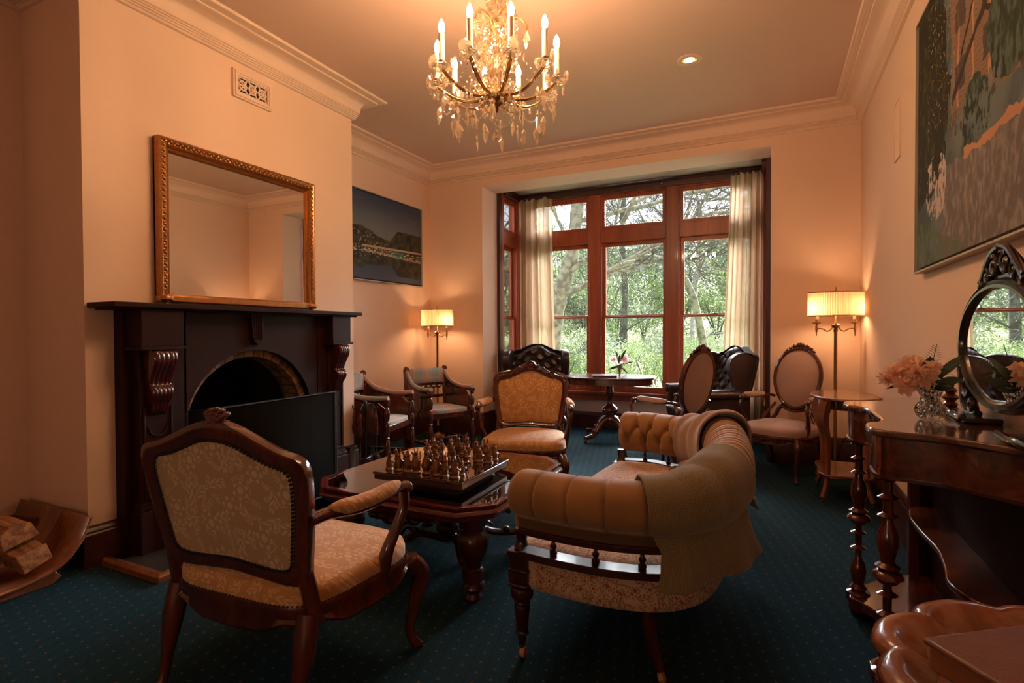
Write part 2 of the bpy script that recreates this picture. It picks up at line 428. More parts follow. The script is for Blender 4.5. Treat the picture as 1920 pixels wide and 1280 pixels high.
# wall vent on the chimney breast
t = thing('wall_vent', 'cream plaster air vent with pierced lattice high on chimney breast', 'vent', (XC, 2.525, 2.85), radians(90))
b = MB()
for k, (w, hh, d) in enumerate(((.150, .092, .020), (.138, .080, .028), (.126, .068, .022))):
    i = .014
    b.box(-w, -d, -hh, w, 0, -hh+i); b.box(-w, -d, hh-i, w, 0, hh); b.box(-w, -d, -hh+i, -w+i, 0, hh-i); b.box(w-i, -d, -hh+i, w, 0, hh-i)
b.build('vent_frame', M['corn'], t, bev=.002)
b = MB()
for cx in (-.075, 0, .075):
    for q in (-1, 1):
        b.tube([(cx-.037, -.012, -q*.052), (cx, -.012, -q*.01), (cx+.037, -.012, q*.052)], .006, 6)
    b.tube([(cx+.026*cos(a*pi/8), -.012, .030*sin(a*pi/8)) for a in range(16)], .0065, 6, close=True)
b.box(-.112, -.014, -.004, .112, -.006, .004); b.box(-.112, -.014, .046, .112, -.006, .056); b.box(-.112, -.014, -.056, .112, -.006, -.046)
b.build('lattice', M['corn'], t)
MB().box(-.115, -.004, -.058, .115, -.001, .058).build('vent_backing', M['black'], t)
# picture-light plate / blank panel on right wall
t = thing('wall_niche_plate', 'narrow cream blank plate high on the right wall near the corner', 'wall plate', (XR, 4.0, 2.43))
b = MB(); b.box(-.004, -.075, -.17, 0, .075, .17); b.box(-.009, -.085, -.18, 0, -.075, .18); b.box(-.009, .075, -.18, 0, .085, .18); b.box(-.009, -.075, .17, 0, .075, .18); b.box(-.009, -.075, -.18, 0, .075, -.17)
b.build('plate', M['wall'], t, bev=.001)
# ------------------------------------------------------------ fabrics
def floral(name, base, motif, sc=9, leaf=1.5, third=None, rough=.8, bumpk=.35, vine=.035, coords='xz'):
    m = NT(name); X, Y, Z = m.xyz('Object', .02, 5); u = X; v = Y+Z
    p = m.vec(u, v)
    def cell(scale, rnd=.85):
        n = m.vor(p, scale, 'F1', rnd); q = m.nt.nodes.new('ShaderNodeSeparateXYZ'); m.nt.links.new(n.outputs['Position'], q.inputs[0])
        dx = (u-S(m.nt, q.outputs[0]))*scale; dy = (v-S(m.nt, q.outputs[1]))*scale
        cs = m.nt.nodes.new('ShaderNodeSeparateColor'); m.nt.links.new(n.outputs['Color'], cs.inputs[0])
        return dx, dy, S(m.nt, cs.outputs[0])
    dx, dy, rnd = cell(sc*.78)
    r = (dx*dx+dy*dy).pw(.5); an = dy.m('ARCTAN2', dx)
    fl = (r < ((an*6+rnd*6).sn()*.055+.22)); ring = ((r*34).sn() > -.25); core = (r < .055)
    flower = (fl*ring).mx(core)
    def leaves(scale, k1, k2):
        ex, ey, r2 = cell(scale)
        a = r2*6.283*3; ca = a.m('COSINE'); sa = a.sn(); lx = ex*ca+ey*sa; ly = (ey*ca-ex*sa)+lx*lx*.5; ly = ly.ab()
        lm = ((lx*lx*k1+(ly*ly)*k2) < .9); ve = (((ly*30-lx*19).sn() > -.30)*(ly > .020))
        return lm, lm*ve, ex, ey, r2
    leafm, lf, ex, ey, r2 = leaves(sc*leaf*.8, 3.9, 21)
    leafm2, lf2, _, _, _ = leaves(sc*leaf*1.35, 4.4, 26)
    lf = lf.mx(lf2*(leafm < .5))
    vn = m.noise(sc*.30, 1.5, .4); vi = (((vn*15).fr()-.5).ab() < vine*3.4)*(m.noise(sc*.9, 1) > .40)*(vine > .0301 and 1.0 or 0.0)
    mask = flower.mx(lf*(r > .30)).mx(vi*(r > .30)*(leafm < .5)*.7)
    c = m.mix(mask, base, motif)
    if third:
        c = m.mix(core.mx((r2 > .78)*((ex*ex+ey*ey) < .02)), c, third)
    wv = m.noise(420, 2); c = m.mix(wv.ss(.35, .7)*.22, c, tuple(q*.55 for q in base))
    m.col(c).set(rough=rough, spec=.25, sheen=.35).bump(mask*.6+wv*.25, bumpk, .0025); return m.mat
M['damask'] = floral('gold_damask', (.50, .245, .085), (.68, .42, .20), 12, 1.5, vine=.03)
M['damask2'] = floral('beige_relief_damask', (.42, .275, .15), (.60, .44, .27), 12, 1.5, bumpk=.9, vine=.03)
M['tapestry'] = floral('floral_tapestry', (.60, .385, .24), (.24, .13, .075), 21, 1.25, (.36, .05, .03), bumpk=.2, vine=.032)
def velvet(name, c, dark=.45):
    m = NT(name); n = m.noise(2.5, 3); f = m.noise(500, 1)
    m.col(m.mix(n.ss(.35, .65)*.6+f*.15, tuple(q*dark for q in c), c)).set(rough=.65, spec=.2, sheen=.35).bump(f, .2, .001); return m.mat
M['velvet'] = velvet('tan_velvet', (.38, .19, .066), .65)
M['pink'] = velvet('dusty_pink_velvet', (.45, .275, .23), .75)
def leather(name, c):
    m = NT(name); v = m.noise(180, 3); n = m.noise(2, 2)
    m.col(m.mix(n, tuple(q*.6 for q in c), c)).set(rough=.40, spec=.55, coat=.15).bump(v, .10, .002); return m.mat
M['leather'] = leather('oxblood_leather', (.030, .0125, .012))
def tartan():
    m = NT('faded_tartan_wool'); X, Y, Z = m.xyz(); u = X*1.0; v = Y+Z
    def band(t, p, o, a, b): return ((t*(1/p)+o).fr()-.5).ab().ss(b, a)
    c = m.mix(band(u, .21, .5, .14, .17), (.27, .29, .27), (.52, .27, .20))
    c = m.mix(band(v, .21, .2, .12, .16)*.45, c, (.50, .32, .25)); c = m.mix(band(u, .105, 0, .05, .08)*.4, c, (.55, .47, .36))
    w = m.noise(400, 2); c = m.mix(w*.3, c, (.18, .17, .15)); m.col(c).set(rough=.9, spec=.2, sheen=.3).bump(w, .3, .002); return m.mat
M['tartan'] = tartan()
def herring():
    m = NT('olive_herringbone_wool'); n = m.tc.outputs['UV']; q = m.nt.nodes.new('ShaderNodeSeparateXYZ'); m.nt.links.new(n, q.inputs[0])
    u, v = S(m.nt, q.outputs[0]), S(m.nt, q.outputs[1])
    z = ((u*(1/.021)).fr()-.5).ab()*.021
    st = ((v+z)*(1/.0048)).fr() > .5
    w = m.noise(300, 3)
    c = m.mix(st, (.10, .082, .043), (.25, .185, .10)); c = m.mix(w.ss(.4, .7)*.35, c, (.14, .11, .06))
    m.col(c).set(rough=.95, spec=.15, sheen=.4).bump(st*.5+w, .5, .002); return m.mat
M['herring'] = herring()
def wool(name, c):
    m = NT(name); w = m.noise(350, 3); m.col(m.mix(w, tuple(q*.6 for q in c), c)).set(rough=.95, spec=.15, sheen=.5).bump(w, .5, .002); return m.mat
M['wool'] = wool('pinkish_beige_wool', (.40, .25, .185))
def curtain():
    m = NT('sheer_cream_linen'); nt = m.nt; w = m.noise(90, 3, stretch=(1, 1, .15)); c = m.mix(w, (.36, .235, .145), (.53, .37, .24))
    nt.nodes.remove(m.b)
    d = nt.nodes.new('ShaderNodeBsdfDiffuse'); t = nt.nodes.new('ShaderNodeBsdfTranslucent'); a = nt.nodes.new('ShaderNodeBsdfTransparent')
    nt.links.new(c.k, d.inputs[0]); nt.links.new(c.k, t.inputs[0]); a.inputs[0].default_value = (1, .97, .9, 1)
    x = nt.nodes.new('ShaderNodeMixShader'); x.inputs[0].default_value = .55; nt.links.new(d.outputs[0], x.inputs[1]); nt.links.new(t.outputs[0], x.inputs[2])
    y = nt.nodes.new('ShaderNodeMixShader'); y.inputs[0].default_value = .12; nt.links.new(x.outputs[0], y.inputs[1]); nt.links.new(a.outputs[0], y.inputs[2])
    nt.links.new(y.outputs[0], m.out.inputs[0]); return m.mat
M['curtain'] = curtain()
def shadecloth():
    m = NT('pleated_lampshade_cloth'); nt = m.nt; nt.nodes.remove(m.b)
    d = nt.nodes.new('ShaderNodeBsdfDiffuse'); t = nt.nodes.new('ShaderNodeBsdfTranslucent')
    d.inputs[0].default_value = (.62, .52, .36, 1); t.inputs[0].default_value = (.46, .315, .19, 1)
    x = nt.nodes.new('ShaderNodeMixShader'); x.inputs[0].default_value = .6; nt.links.new(d.outputs[0], x.inputs[1]); nt.links.new(t.outputs[0], x.inputs[2])
    nt.links.new(x.outputs[0], m.out.inputs[0]); return m.mat
M['shade'] = shadecloth()
def crystal():
    m = NT('cut_crystal'); nt = m.nt; nt.nodes.remove(m.b)
    g = nt.nodes.new('ShaderNodeBsdfGlossy'); g.inputs[0].default_value = (1, .96, .9, 1); g.inputs['Roughness'].default_value = .05
    t = nt.nodes.new('ShaderNodeBsdfTransparent'); t.inputs[0].default_value = (1, .97, .92, 1)
    l = nt.nodes.new('ShaderNodeBsdfTranslucent'); l.inputs[0].default_value = (.95, .85, .7, 1)
    x = nt.nodes.new('ShaderNodeMixShader'); x.inputs[0].default_value = .32; nt.links.new(g.outputs[0], x.inputs[1]); nt.links.new(t.outputs[0], x.inputs[2])
    y = nt.nodes.new('ShaderNodeMixShader'); y.inputs[0].default_value = .16; nt.links.new(x.outputs[0], y.inputs[1]); nt.links.new(l.outputs[0], y.inputs[2])
    nt.links.new(y.outputs[0], m.out.inputs[0]); return m.mat
M['crystal'] = crystal()
BULB = (1.0, .60, .31)
M['bulb'] = NT('candle_bulb_glow').col((1, .8, .5)).set(emit=BULB, es=520).mat
M['lampbulb'] = NT('lamp_bulb_glow').col((1, .8, .5)).set(emit=BULB, es=170).mat
M['candle'] = plain('candle_tube_cream', (.86, .66, .44), .5)
M['bronze'] = plain('cast_bronze', (.30, .155, .08), .3, (90, .4), metal=.85, bump=(140, .6))
M['castor'] = plain('ceramic_castor', (.45, .22, .10), .4)

# ------------------------------------------------------------ chandelier
def chandelier():
    t = thing('chandelier', 'ten-light crystal chandelier with lit candle bulbs hanging from the ceiling', 'chandelier', (-1.24, 2.40, 0))
    MB().lathe([(.001, 3.18), (.06, 3.18), (.065, 3.165), (.05, 3.15), (.02, 3.135), (.008, 3.12), (.001, 3.12)], 24).build('ceiling_rose', M['gold'], t)
    c = MB()
    for k in range(9):
        z = 3.115-k*.028; a = (k % 2)*pi/2
        c.tube([(.010*cos(j*pi/5)*cos(a), .010*cos(j*pi/5)*sin(a), z+.017*sin(j*pi/5)) for j in range(10)], .0025, 5, close=True)
    c.build('chain', M['gold'], t)
    MB().lathe([(.001, 2.88), (.012, 2.87), (.008, 2.84), (.010, 2.80), (.012, 2.70), (.016, 2.62), (.012, 2.55), (.016, 2.48), (.03, 2.42), (.035, 2.40), (.03, 2.36), (.001, 2.35)], 16).build('stem', M['gold'], t)
    MB().lathe([(.012, 2.88), (.05, 2.86), (.055, 2.845), (.02, 2.83), (.030, 2.80), (.042, 2.77), (.03, 2.73), (.014, 2.70), (.035, 2.67), (.045, 2.645), (.03, 2.60), (.014, 2.575)], 20, flute=.15, fn=20).build('glass_column', M['crystal'], t)
    MB().lathe([(.014, 2.40), (.045, 2.42), (.052, 2.46), (.062, 2.50), (.055, 2.50), (.046, 2.46), (.012, 2.42)], 20, flute=.1, fn=16).build('glass_cup', M['crystal'], t)
    MB().lathe([(.001, 2.302), (.006, 2.306), (.012, 2.322), (.006, 2.33), (.03, 2.34), (.052, 2.362), (.060, 2.39), (.056, 2.402), (.04, 2.408), (.001, 2.41)], 28, flute=.12, fn=24).build('bowl', M['gilt'], t)
    c = MB()
    for k in range(7): c.ball((0, 0, 2.296-k*.0135), .006, 8, 5)
    c.build('bead_chain', M['crystal'], t)
    MB().ball((0, 0, 2.180), .024, 12, 8).build('crystal_ball', M['crystal'], t, flat=True)
    # shapes shared by the drops
    def drop(kind):
        b = MB()
        if kind == 0: b.lathe([(.0008, 0), (.006, -.006), (.014, -.022), (.016, -.032), (.010, -.052), (.0008, -.072)], 6, (0, 0, 0), SCL(1, .45, 1))
        elif kind == 1: b.lathe([(.0008, 0), (.005, -.004), (.010, -.018), (.012, -.030), (.007, -.040), (.0008, -.044)], 8, (0, 0, 0), SCL(1, .6, 1))
        elif kind == 2: b.lathe([(.0008, .0), (.010, -.012), (.006, -.020), (.013, -.035), (.004, -.058), (.0008, -.078)], 5, (0, 0, 0), SCL(1, .4, 1))
        else: b.lathe([(.0008, 0), (.014, -.006), (.020, -.020), (.014, -.036), (.0008, -.042)], 8, (0, 0, 0), SCL(1, .35, 1))
        return b
    protos = {}
    def put(kind, x, y, z, a, s=1, name='crystal_drop'):
        if kind not in protos:
            o = protos[kind] = drop(kind).build(name, M['crystal'], t, flat=True)
        else:
            o = protos[kind].copy(); o.name = name; COL.objects.link(o)
        o.parent = t; o.location = (x, y, z); o.rotation_euler = (R.uniform(-.08, .08), R.uniform(-.1, .1), a); o.scale = (s,)*3
        return o
    arm0 = None
    for k in range(10):
        a = radians(-90+25.8+14+36*k)          # measured from the camera side
        rr = .30
        P = bez([(.03, 0, 2.40), (.07, 0, 2.372), (.13, 0, 2.360), (.20, 0, 2.375), (.26, 0, 2.41), (.297, 0, 2.44), (rr, 0, 2.452)], 5)
        if arm0 is None:
            b = MB(); b.tube(P, .0055, 8); b.tube([(p[0], p[1]+.007, p[2]+.004) for p in P[2:-3]], .003, 6); b.tube([(p[0], p[1]-.007, p[2]+.004) for p in P[2:-3]], .003, 6)
            b.tube(bez([(.10, 0, 2.365), (.125, 0, 2.40), (.105, 0, 2.42), (.085, 0, 2.40), (.095, 0, 2.388)], 5), .0035, 6)
            arm0 = b.build('arm', M['gold'], t)
            cup = MB().lathe([(.002, 2.446), (.006, 2.45), (.017, 2.462), (.020, 2.472), (.018, 2.48), (.001, 2.482)], 14).build('candle_cup', M['darkwin'], arm0)
            pan = MB().lathe([(.006, 2.438), (.030, 2.436), (.046, 2.446), (.050, 2.455), (.044, 2.452), (.028, 2.444), (.006, 2.444)], 24, flute=.14, fn=10).build('drip_pan', M['crystal'], arm0)
            ca = MB().lathe([(.0135, 2.475), (.0135, 2.608), (.010, 2.612), (.001, 2.612)], 14).build('candle_tube', M['candle'], arm0)
            bu = MB().lathe([(.006, 2.611), (.012, 2.620), (.0155, 2.634), (.0135, 2.650), (.007, 2.668), (.002, 2.677)], 12).build('bulb', M['bulb'], arm0)
            for o in (cup, pan, ca, bu): o.location = (rr, 0, 0)
            arms = arm0
        else:
            arms = arm0.copy(); COL.objects.link(arms)
            for ch in kids(arm0): q = ch.copy(); COL.objects.link(q); q.parent = arms
        arms.rotation_euler = (0, 0, a)
        ca_, sa_ = cos(a), sin(a)
        # drops round each drip pan, below each arm, and long ones below
        for j in range(3):
            q = a+(j-1)*.16; r2 = .335
            put(1, r2*cos(q), r2*sin(q), 2.440, q+pi/2, .9)
        put(3, .345*ca_, .345*sa_, 2.50, a+pi/2+.4, 1.5, 'crystal_leaf')
        put(3, .255*cos(a+.05), .255*sin(a+.05), 2.50, a+pi/2-.4, 1.5, 'crystal_leaf')
        put(0 if k % 2 else 2, .285*cos(a), .285*sin(a), 2.345, a+R.uniform(0, 3), 1.35)
        q = a+pi/10; put(2 if k % 2 else 0, .215*cos(q), .215*sin(q), 2.285-.01*(k % 3), q+R.uniform(0, 3), 1.5)
        if k % 2: put(0, .13*cos(q), .13*sin(q), 2.30, q, 1.1)
    # upper tier: five small curved glass arms with drops
    for k in range(6):
        a = 2*pi*k/6+.3
        b = MB(M=RZ(a)); b.tube(bez([(.02, 0, 2.70), (.06, 0, 2.76), (.12, 0, 2.76), (.155, 0, 2.715), (.150, 0, 2.69)], 5), .005, 8)
        b.tube(bez([(.02, 0, 2.50), (.07, 0, 2.53), (.075, 0, 2.60), (.05, 0, 2.66), (.03, 0, 2.66)], 5), .004, 8)
        b.build('scroll_arm', M['gold'], t)
        for r, z, kd, s in ((.155, 2.69, 0, 1.1), (.10, 2.745, 1, 1), (.075, 2.60, 3, 1.1)):
            put(kd, r*cos(a), r*sin(a), z, a, s)
    # bead swags: from the top crown to the arms and along the arms
    for k in range(10):
        a = radians(-90+25.8+14+36*k); a2 = a+radians(36)
        b = MB()
        for j in range(1, 14):
            s = j/14; r = .30; x = r*(cos(a)*(1-s)+cos(a2)*s); y = r*(sin(a)*(1-s)+sin(a2)*s)
            b.ball((x*1.03, y*1.03, 2.43-.085*sin(pi*s)), .0055, 6, 4)
        b.build('bead_swag', M['crystal'], t, flat=True)
        if k % 2 == 0:
            b = MB()
            for j in range(16):
                s = j/15; r = .05+.23*s**1.6; b.ball((r*cos(a+.1), r*sin(a+.1), 2.83-.40*s**.7), .0055, 6, 4)
            b.build('bead_swag', M['crystal'], t, flat=True)
        b = MB()
        for j in range(4): b.ball((.215*cos(a+pi/10), .215*sin(a+pi/10), 2.345-j*.016), .007, 6, 4)
        b.build('bead_chain', M['crystal'], t, flat=True)
    # the massed small beads and rosettes around the body
    b = MB()
    for k in range(620):
        a = R.uniform(0, 2*pi); z = R.choice([2.36, 2.39, 2.43, 2.52, 2.62, 2.70, 2.80])+R.uniform(-.03, .03)
        r = {0: .05, 1: .08, 2: .11}[R.randrange(3)]*R.uniform(.6, 1.25) if z < 2.48 else R.uniform(.04, .11)
        b.ball((r*cos(a), r*sin(a), z), R.uniform(.005, .010), 6, 4, (1, 1, R.uniform(.8, 1.5)))
    tag(b.build('small_bead', M['crystal'], t, flat=True), kind='stuff')
chandelier()

# ------------------------------------------------------------ floor lamps
def floor_lamp():
    t = thing('floor_lamp', 'lit brass floor lamp with oval pleated shade beside the oval-backed pink chair', 'floor lamp', (.485, 5.15, 0), .25, 'brass floor lamps in the back corners')
    MB().lathe([(.14, 0), (.145, .008), (.14, .016), (.10, .024), (.05, .034), (.028, .05), (.022, .06), (.001, .06)], 36).build('base', M['brass'], t)
    MB().lathe([(.0125, .05), (.0125, .12), (.018, .13), (.018, .15), (.0125, .16), (.0125, 1.19), (.017, 1.20), (.017, 1.215), (.010, 1.22), (.028, 1.235), (.033, 1.25), (.024, 1.262), (.010, 1.268), (.006, 1.28), (.006, 1.53), (.014, 1.532), (.006, 1.54), (.009, 1.55), (.003, 1.562), (.001, 1.575)], 18).build('pole', M['brass'], t)
    for s in (-1, 1):
        b = MB(); b.tube(bez([(.02*s, 0, 1.245), (.035*s, 0, 1.215), (.065*s, 0, 1.200), (.10*s, 0, 1.220), (.145*s, 0, 1.222)], 6), .0055, 8)
        b.lathe([(.001, 1.16), (.004, 1.165), (.0045, 1.19), (.009, 1.20), (.0105, 1.235), (.007, 1.25), (.011, 1.262), (.032, 1.268), (.034, 1.273), (.012, 1.278), (.010, 1.30), (.001, 1.30)], 14, (.145*s, 0, 0))
        a = b.build('arm', M['brass'], t)
        MB().lathe([(.011, 1.30), (.011, 1.345), (.001, 1.346)], 12, (.140*s, 0, 0)).build('candle_tube', M['candle'], a)
        MB().lathe([(.008, 1.35), (.016, 1.365), (.024, 1.392), (.021, 1.412), (.010, 1.424), (.001, 1.428)], 14, (.140*s, 0, 0)).build('bulb', M['lampbulb'], a)
    def shade(u, v):
        a = 2*pi*u; k = 1+.022*sin(a*72); return (.205*cos(a)*k, .142*sin(a)*k, 1.327+.193*v)
    MB().grid(384, 4, shade, cu=True).build('lamp_shade', M['shade'], t)
    b = MB()
    for z in (1.327, 1.520): b.tube([(.207*cos(a*pi/32), .144*sin(a*pi/32), z) for a in range(64)], .0042, 6, close=True)
    b.tube([(-.2, 0, 1.517), (.2, 0, 1.517)], .002, 6); b.tube([(0, -.14, 1.517), (0, .14, 1.517)], .002, 6)
    b.build('shade_trim', M['brass'], t)
    return t
L1 = floor_lamp()
L2 = dup(L1, (-3.457, 5.17, 0), -.15, 'lit brass floor lamp with oval pleated shade in corner behind the tartan chair')
L2.scale = (1, 1, .965)
b = MB(); b.tube(bez([(.49, 5.28, .02), (.52, 5.38, .02), (.55, 5.34, .22), (.59, 5.25, .33), (.64, 5.25, .33), (.675, 5.36, .20), (.675, 5.4, .10)], 8), .004, 6)
tag(b.build('lamp_cord', M['iron']), 'thin black cord looping from the lamp behind the oval table', 'cord')
# ------------------------------------------------------------ fireplace
def fireplace():
    t = thing('fireplace_surround', 'dark oxblood painted timber fireplace surround with scroll corbels and arched opening', 'fireplace', (0, 0, 0))
    Y0, Y1 = 1.655, 3.225; F = -3.05
    # front boards with the arch; two side pilasters
    b = MB(); arch_plate(b, F, F-.05, Y0+.30, Y1-.26, 1.33, AR)
    b.box(XC, Y0+.08, 0, F, Y0+.31, 1.33); b.box(XC, Y1-.27, 0, F, Y1-.06, 1.33)
    b.box(XC, Y0, 0, F-.05, Y0+.08, 1.34); b.box(XC, Y1-.06, 0, F-.05, Y1, 1.34)
    b.build('front_board', M['mantel'], t, bev=.003)
    for y0, y1 in ((Y0+.02, Y0+.245), (Y1-.19, Y1)):
        b = MB(); m = (y0+y1)/2; w = (y1-y0)/2
        b.box(XC, y0, 0, F+.055, y1, .25); b.box(XC, y0+.006, .25, F+.045, y1-.006, .275); b.box(XC, y0+.012, .275, F+.036, y1-.012, .29)
        b.box(XC, y0+.02, .28, F+.022, y1-.02, 1.13)
        b.box(F+.018, y0+.035, .32, F+.030, y0+.045, .80); b.box(F+.018, y1-.045, .32, F+.030, y1-.035, .80); b.box(F+.018, y0+.035, .31, F+.030, y1-.035, .32)
        b.tube([(F+.024, m+.052*cos(a), .705+.062*sin(a)-.0) for a in [pi+pi*k/14 for k in range(15)]], .006, 6)
        b.build('pilaster', M['mantel'], t, bev=.003)
        b = MB(); b.box(XC, y0, 1.135, F+.085, y1, 1.335); b.box(XC, y0-.012, 1.115, F+.10, y1+.012, 1.135); b.build('capital_block', M['mantel'], t, bev=.003)
        # scroll corbel: side profile swept across the width with reeds
        pr = [(0, 1.112), (.080, 1.112), (.098, 1.09), (.102, 1.06), (.092, 1.03), (.070, .995), (.048, .955), (.042, .925), (.058, .915), (.070, .895), (.070, .868), (.055, .845), (.040, .825), (.030, .79), (.012, .765), (0, .76)]
        b = MB(); P = bez([(p[0], 0, p[1]) for p in pr], 3); n = 29
        def cf(u, v, P=P, y0=y0, y1=y1):
            p = P[min(len(P)-1, int(round(v*(len(P)-1))))]; w = (y1-y0)*.29*(1-.40*v*v); rd = .005*abs(sin(u*pi*5)) if p.x > .01 else 0
            e = min(1, 6*min(u, 1-u))
            return (F+.022+max(0, p.x-.004+rd)*(.9+.1*e), (y0+y1)/2+(2*u-1)*w, p.z)
        b.grid(30, len(P)-1, cf)
        for s in (0, 1):
            ring = [cf(s, k/(len(P)-1)) for k in range(len(P))]; cpt = (F+.022, ring[0][1], .95)
            b.add(ring+[cpt], [(k, k+1, len(ring)) for k in range(len(ring)-1)])
        b.build('corbel', NT('glossy_oxblood').col((.055, .009, .008)).set(rough=.2, coat=.5).mat, t)
    b = MB(); b.box(XC, Y0-.125, 1.338, F+.115, Y1+.10, 1.366); b.box(XC, Y0-.09, 1.328, F+.09, Y1+.07, 1.338)
    b.build('mantel_shelf', M['mantel'], t, bev=.010, seg=3)
    # keystone, fluted tongue
    pr = [(2.376, 1.33), (2.474, 1.33), (2.466, 1.18), (2.452, 1.145), (2.425, 1.128), (2.398, 1.145), (2.384, 1.18)]
    b = MB(); b.prism(pr, F, F+.035, 'x'); 
    for k in range(5): b.tube([(F+.035, 2.397+.014*k, 1.32), (F+.035, 2.402+.0115*k, 1.16)], .0045, 6)
    b.build('keystone', M['mantel'], t, bev=.004)
    # brick arch lining and sooty firebox
    brick = NT('sooty_brick'); P = brick.xyz(); an = (P[2]-AZ).m('ARCTAN2', P[1]-AY); j = ((an*(19/pi)).fr()-.5).ab() > .44
    n = brick.noise(14, 4); c = brick.mix(n.ss(.35, .65), (.10, .045, .022), (.33, .17, .085)); c = brick.mix(j, c, (.05, .04, .035)); brick.col(c).set(rough=.9).bump(n, .5, .01)
    b = MB(); r0, r1 = AR+.012, AR-.045
    A, B_ = arch_pts(r0, 36), arch_pts(r1, 36)
    ring = lambda x, L: [(x, p[0], p[1]) for p in [(L[0][0], 0)]+L+[(L[-1][0], 0)]]
    b1, b2 = ring(F-.055, A), ring(F-.055, B_); c1, c2 = ring(F-.22, A), ring(F-.22, B_); n = len(b1)
    fs = []
    for k in range(n-1): fs += [(k, k+1, n+k+1, n+k), (n+k, n+k+1, 3*n+k+1, 3*n+k), (2*n+k, 2*n+k+1, 3*n+k+1, 3*n+k), (k, k+1, 2*n+k+1, 2*n+k)]
    b.add(b1+b2+c1+c2, fs); b.build('brick_arch', brick.mat, t)
    b = MB(); D = ring(F-.222, arch_pts(r1, 24)); E_ = ring(-3.72, arch_pts(r1*.9, 24)); n = len(D)
    b.add(D+E_, [(k, k+1, n+k+1, n+k) for k in range(n-1)]+[tuple(n+k for k in range(n))]); b.build('firebox', M['black'], t)
fireplace()
b = MB(); b.box(-3.72, AY-.44, 0, XC, AY+.44, .045); b.box(XC, 1.90, 0, -2.70, 2.98, .026); b.box(-3.05, 1.60, 0, -2.70, 3.28, .026)
tag(b.build('hearth_slab', plain('dark_hearth_tile', (.035, .028, .024), .3, (6, .2))), 'dark tiled hearth slab in front of the fireplace', 'hearth')
b = MB(); sec = [(-.028, 0), (.03, 0), (.03, .018), (.018, .036), (-.010, .042), (-.028, .03)]
pth = [(-3.12, 1.575), (-2.665, 1.575), (-2.665, 3.31), (-3.05, 3.31)]
sweep(b, pth, [(s[0]+.0, s[1]) for s in sec]); tag(b.build('hearth_kerb', M['bright'], bev=.003), 'reddish polished wooden kerb edging the hearth', 'hearth kerb')
# fire screen: black mesh in a thin frame with a folded side leaf
scr = NT('black_fire_mesh'); X, Y, Z = scr.xyz(); hole = (((Y*260+X*180).fr()-.5).ab() < .22)*(((Z*260).fr()-.5).ab() < .22)
scr.col((.008, .007, .006)).set(rough=1, spec=0); tb = scr.nt.nodes.new('ShaderNodeBsdfTransparent'); mx = scr.nt.nodes.new('ShaderNodeMixShader')
scr.nt.links.new((hole*.55).k, mx.inputs[0]); scr.nt.links.new(scr.b.outputs[0], mx.inputs[1]); scr.nt.links.new(tb.outputs[0], mx.inputs[2]); scr.nt.links.new(mx.outputs[0], scr.out.inputs[0])
t = thing('fire_screen', 'black mesh folding fire screen standing across the fireplace opening', 'fire screen', (0, 0, .027))
for k, (p, q) in enumerate((((-2.93, 1.885), (-2.865, 2.035)), ((-2.865, 2.035), (-2.88, 2.955)), ((-2.88, 2.955), (-2.93, 3.02)))):
    z1 = .745; a = Vector((*p, 0)); c = Vector((*q, 0)); f = MB()
    f.tube([a, a+Vector((0, 0, z1)), c+Vector((0, 0, z1)), c], .008, 8, up=None); f.tube([a+Vector((0, 0, .01)), c+Vector((0, 0, .01))], .006, 6)
    fr = f.build('screen_frame', M['iron'], t)
    MB().add([a[:], c[:], (c.x, c.y, z1), (a.x, a.y, z1)], [(0, 1, 2, 3)]).build('mesh_panel', scr.mat, fr, solid=.002)
b = MB(); b.tube([(-2.862, 2.05, .62), (-2.840, 2.05, .64), (-2.840, 2.05, .72), (-2.862, 2.05, .74)], .006, 6); b.build('handle', M['iron'], t)
t = thing('log_grate', 'iron fire grate with a wire carrying handle inside the fireplace', 'grate', (-3.30, 2.55, .045))
b = MB()
for k in range(7): b.tube([(-.18, -.24+.08*k, .10), (.14, -.24+.08*k, .10), (.17, -.24+.08*k, .22)], .009, 6)
b.tube([(-.1, -.27, .09), (-.1, .27, .09)], .009, 6); b.tube([(.1, -.27, .09), (.1, .27, .09)], .009, 6)
b.build('grate_bars', M['iron'], t)
for x, y in ((-.12, -.22), (.12, -.22), (-.12, .22), (.12, .22)): MB().tube([(x, y, 0), (x, y, .1)], .011, 8).build('leg', M['iron'], t)
MB().tube(bez([(.12, .03, .10), (.12, .05, .55), (.12, .06, .675), (.12, .11, .68), (.12, .245, .68), (.12, .265, .66), (.12, .27, .52), (.12, .24, .10)], 5), .004, 6).build('handle', plain('bright_wire', (.6, .55, .5), .25, metal=1), t)

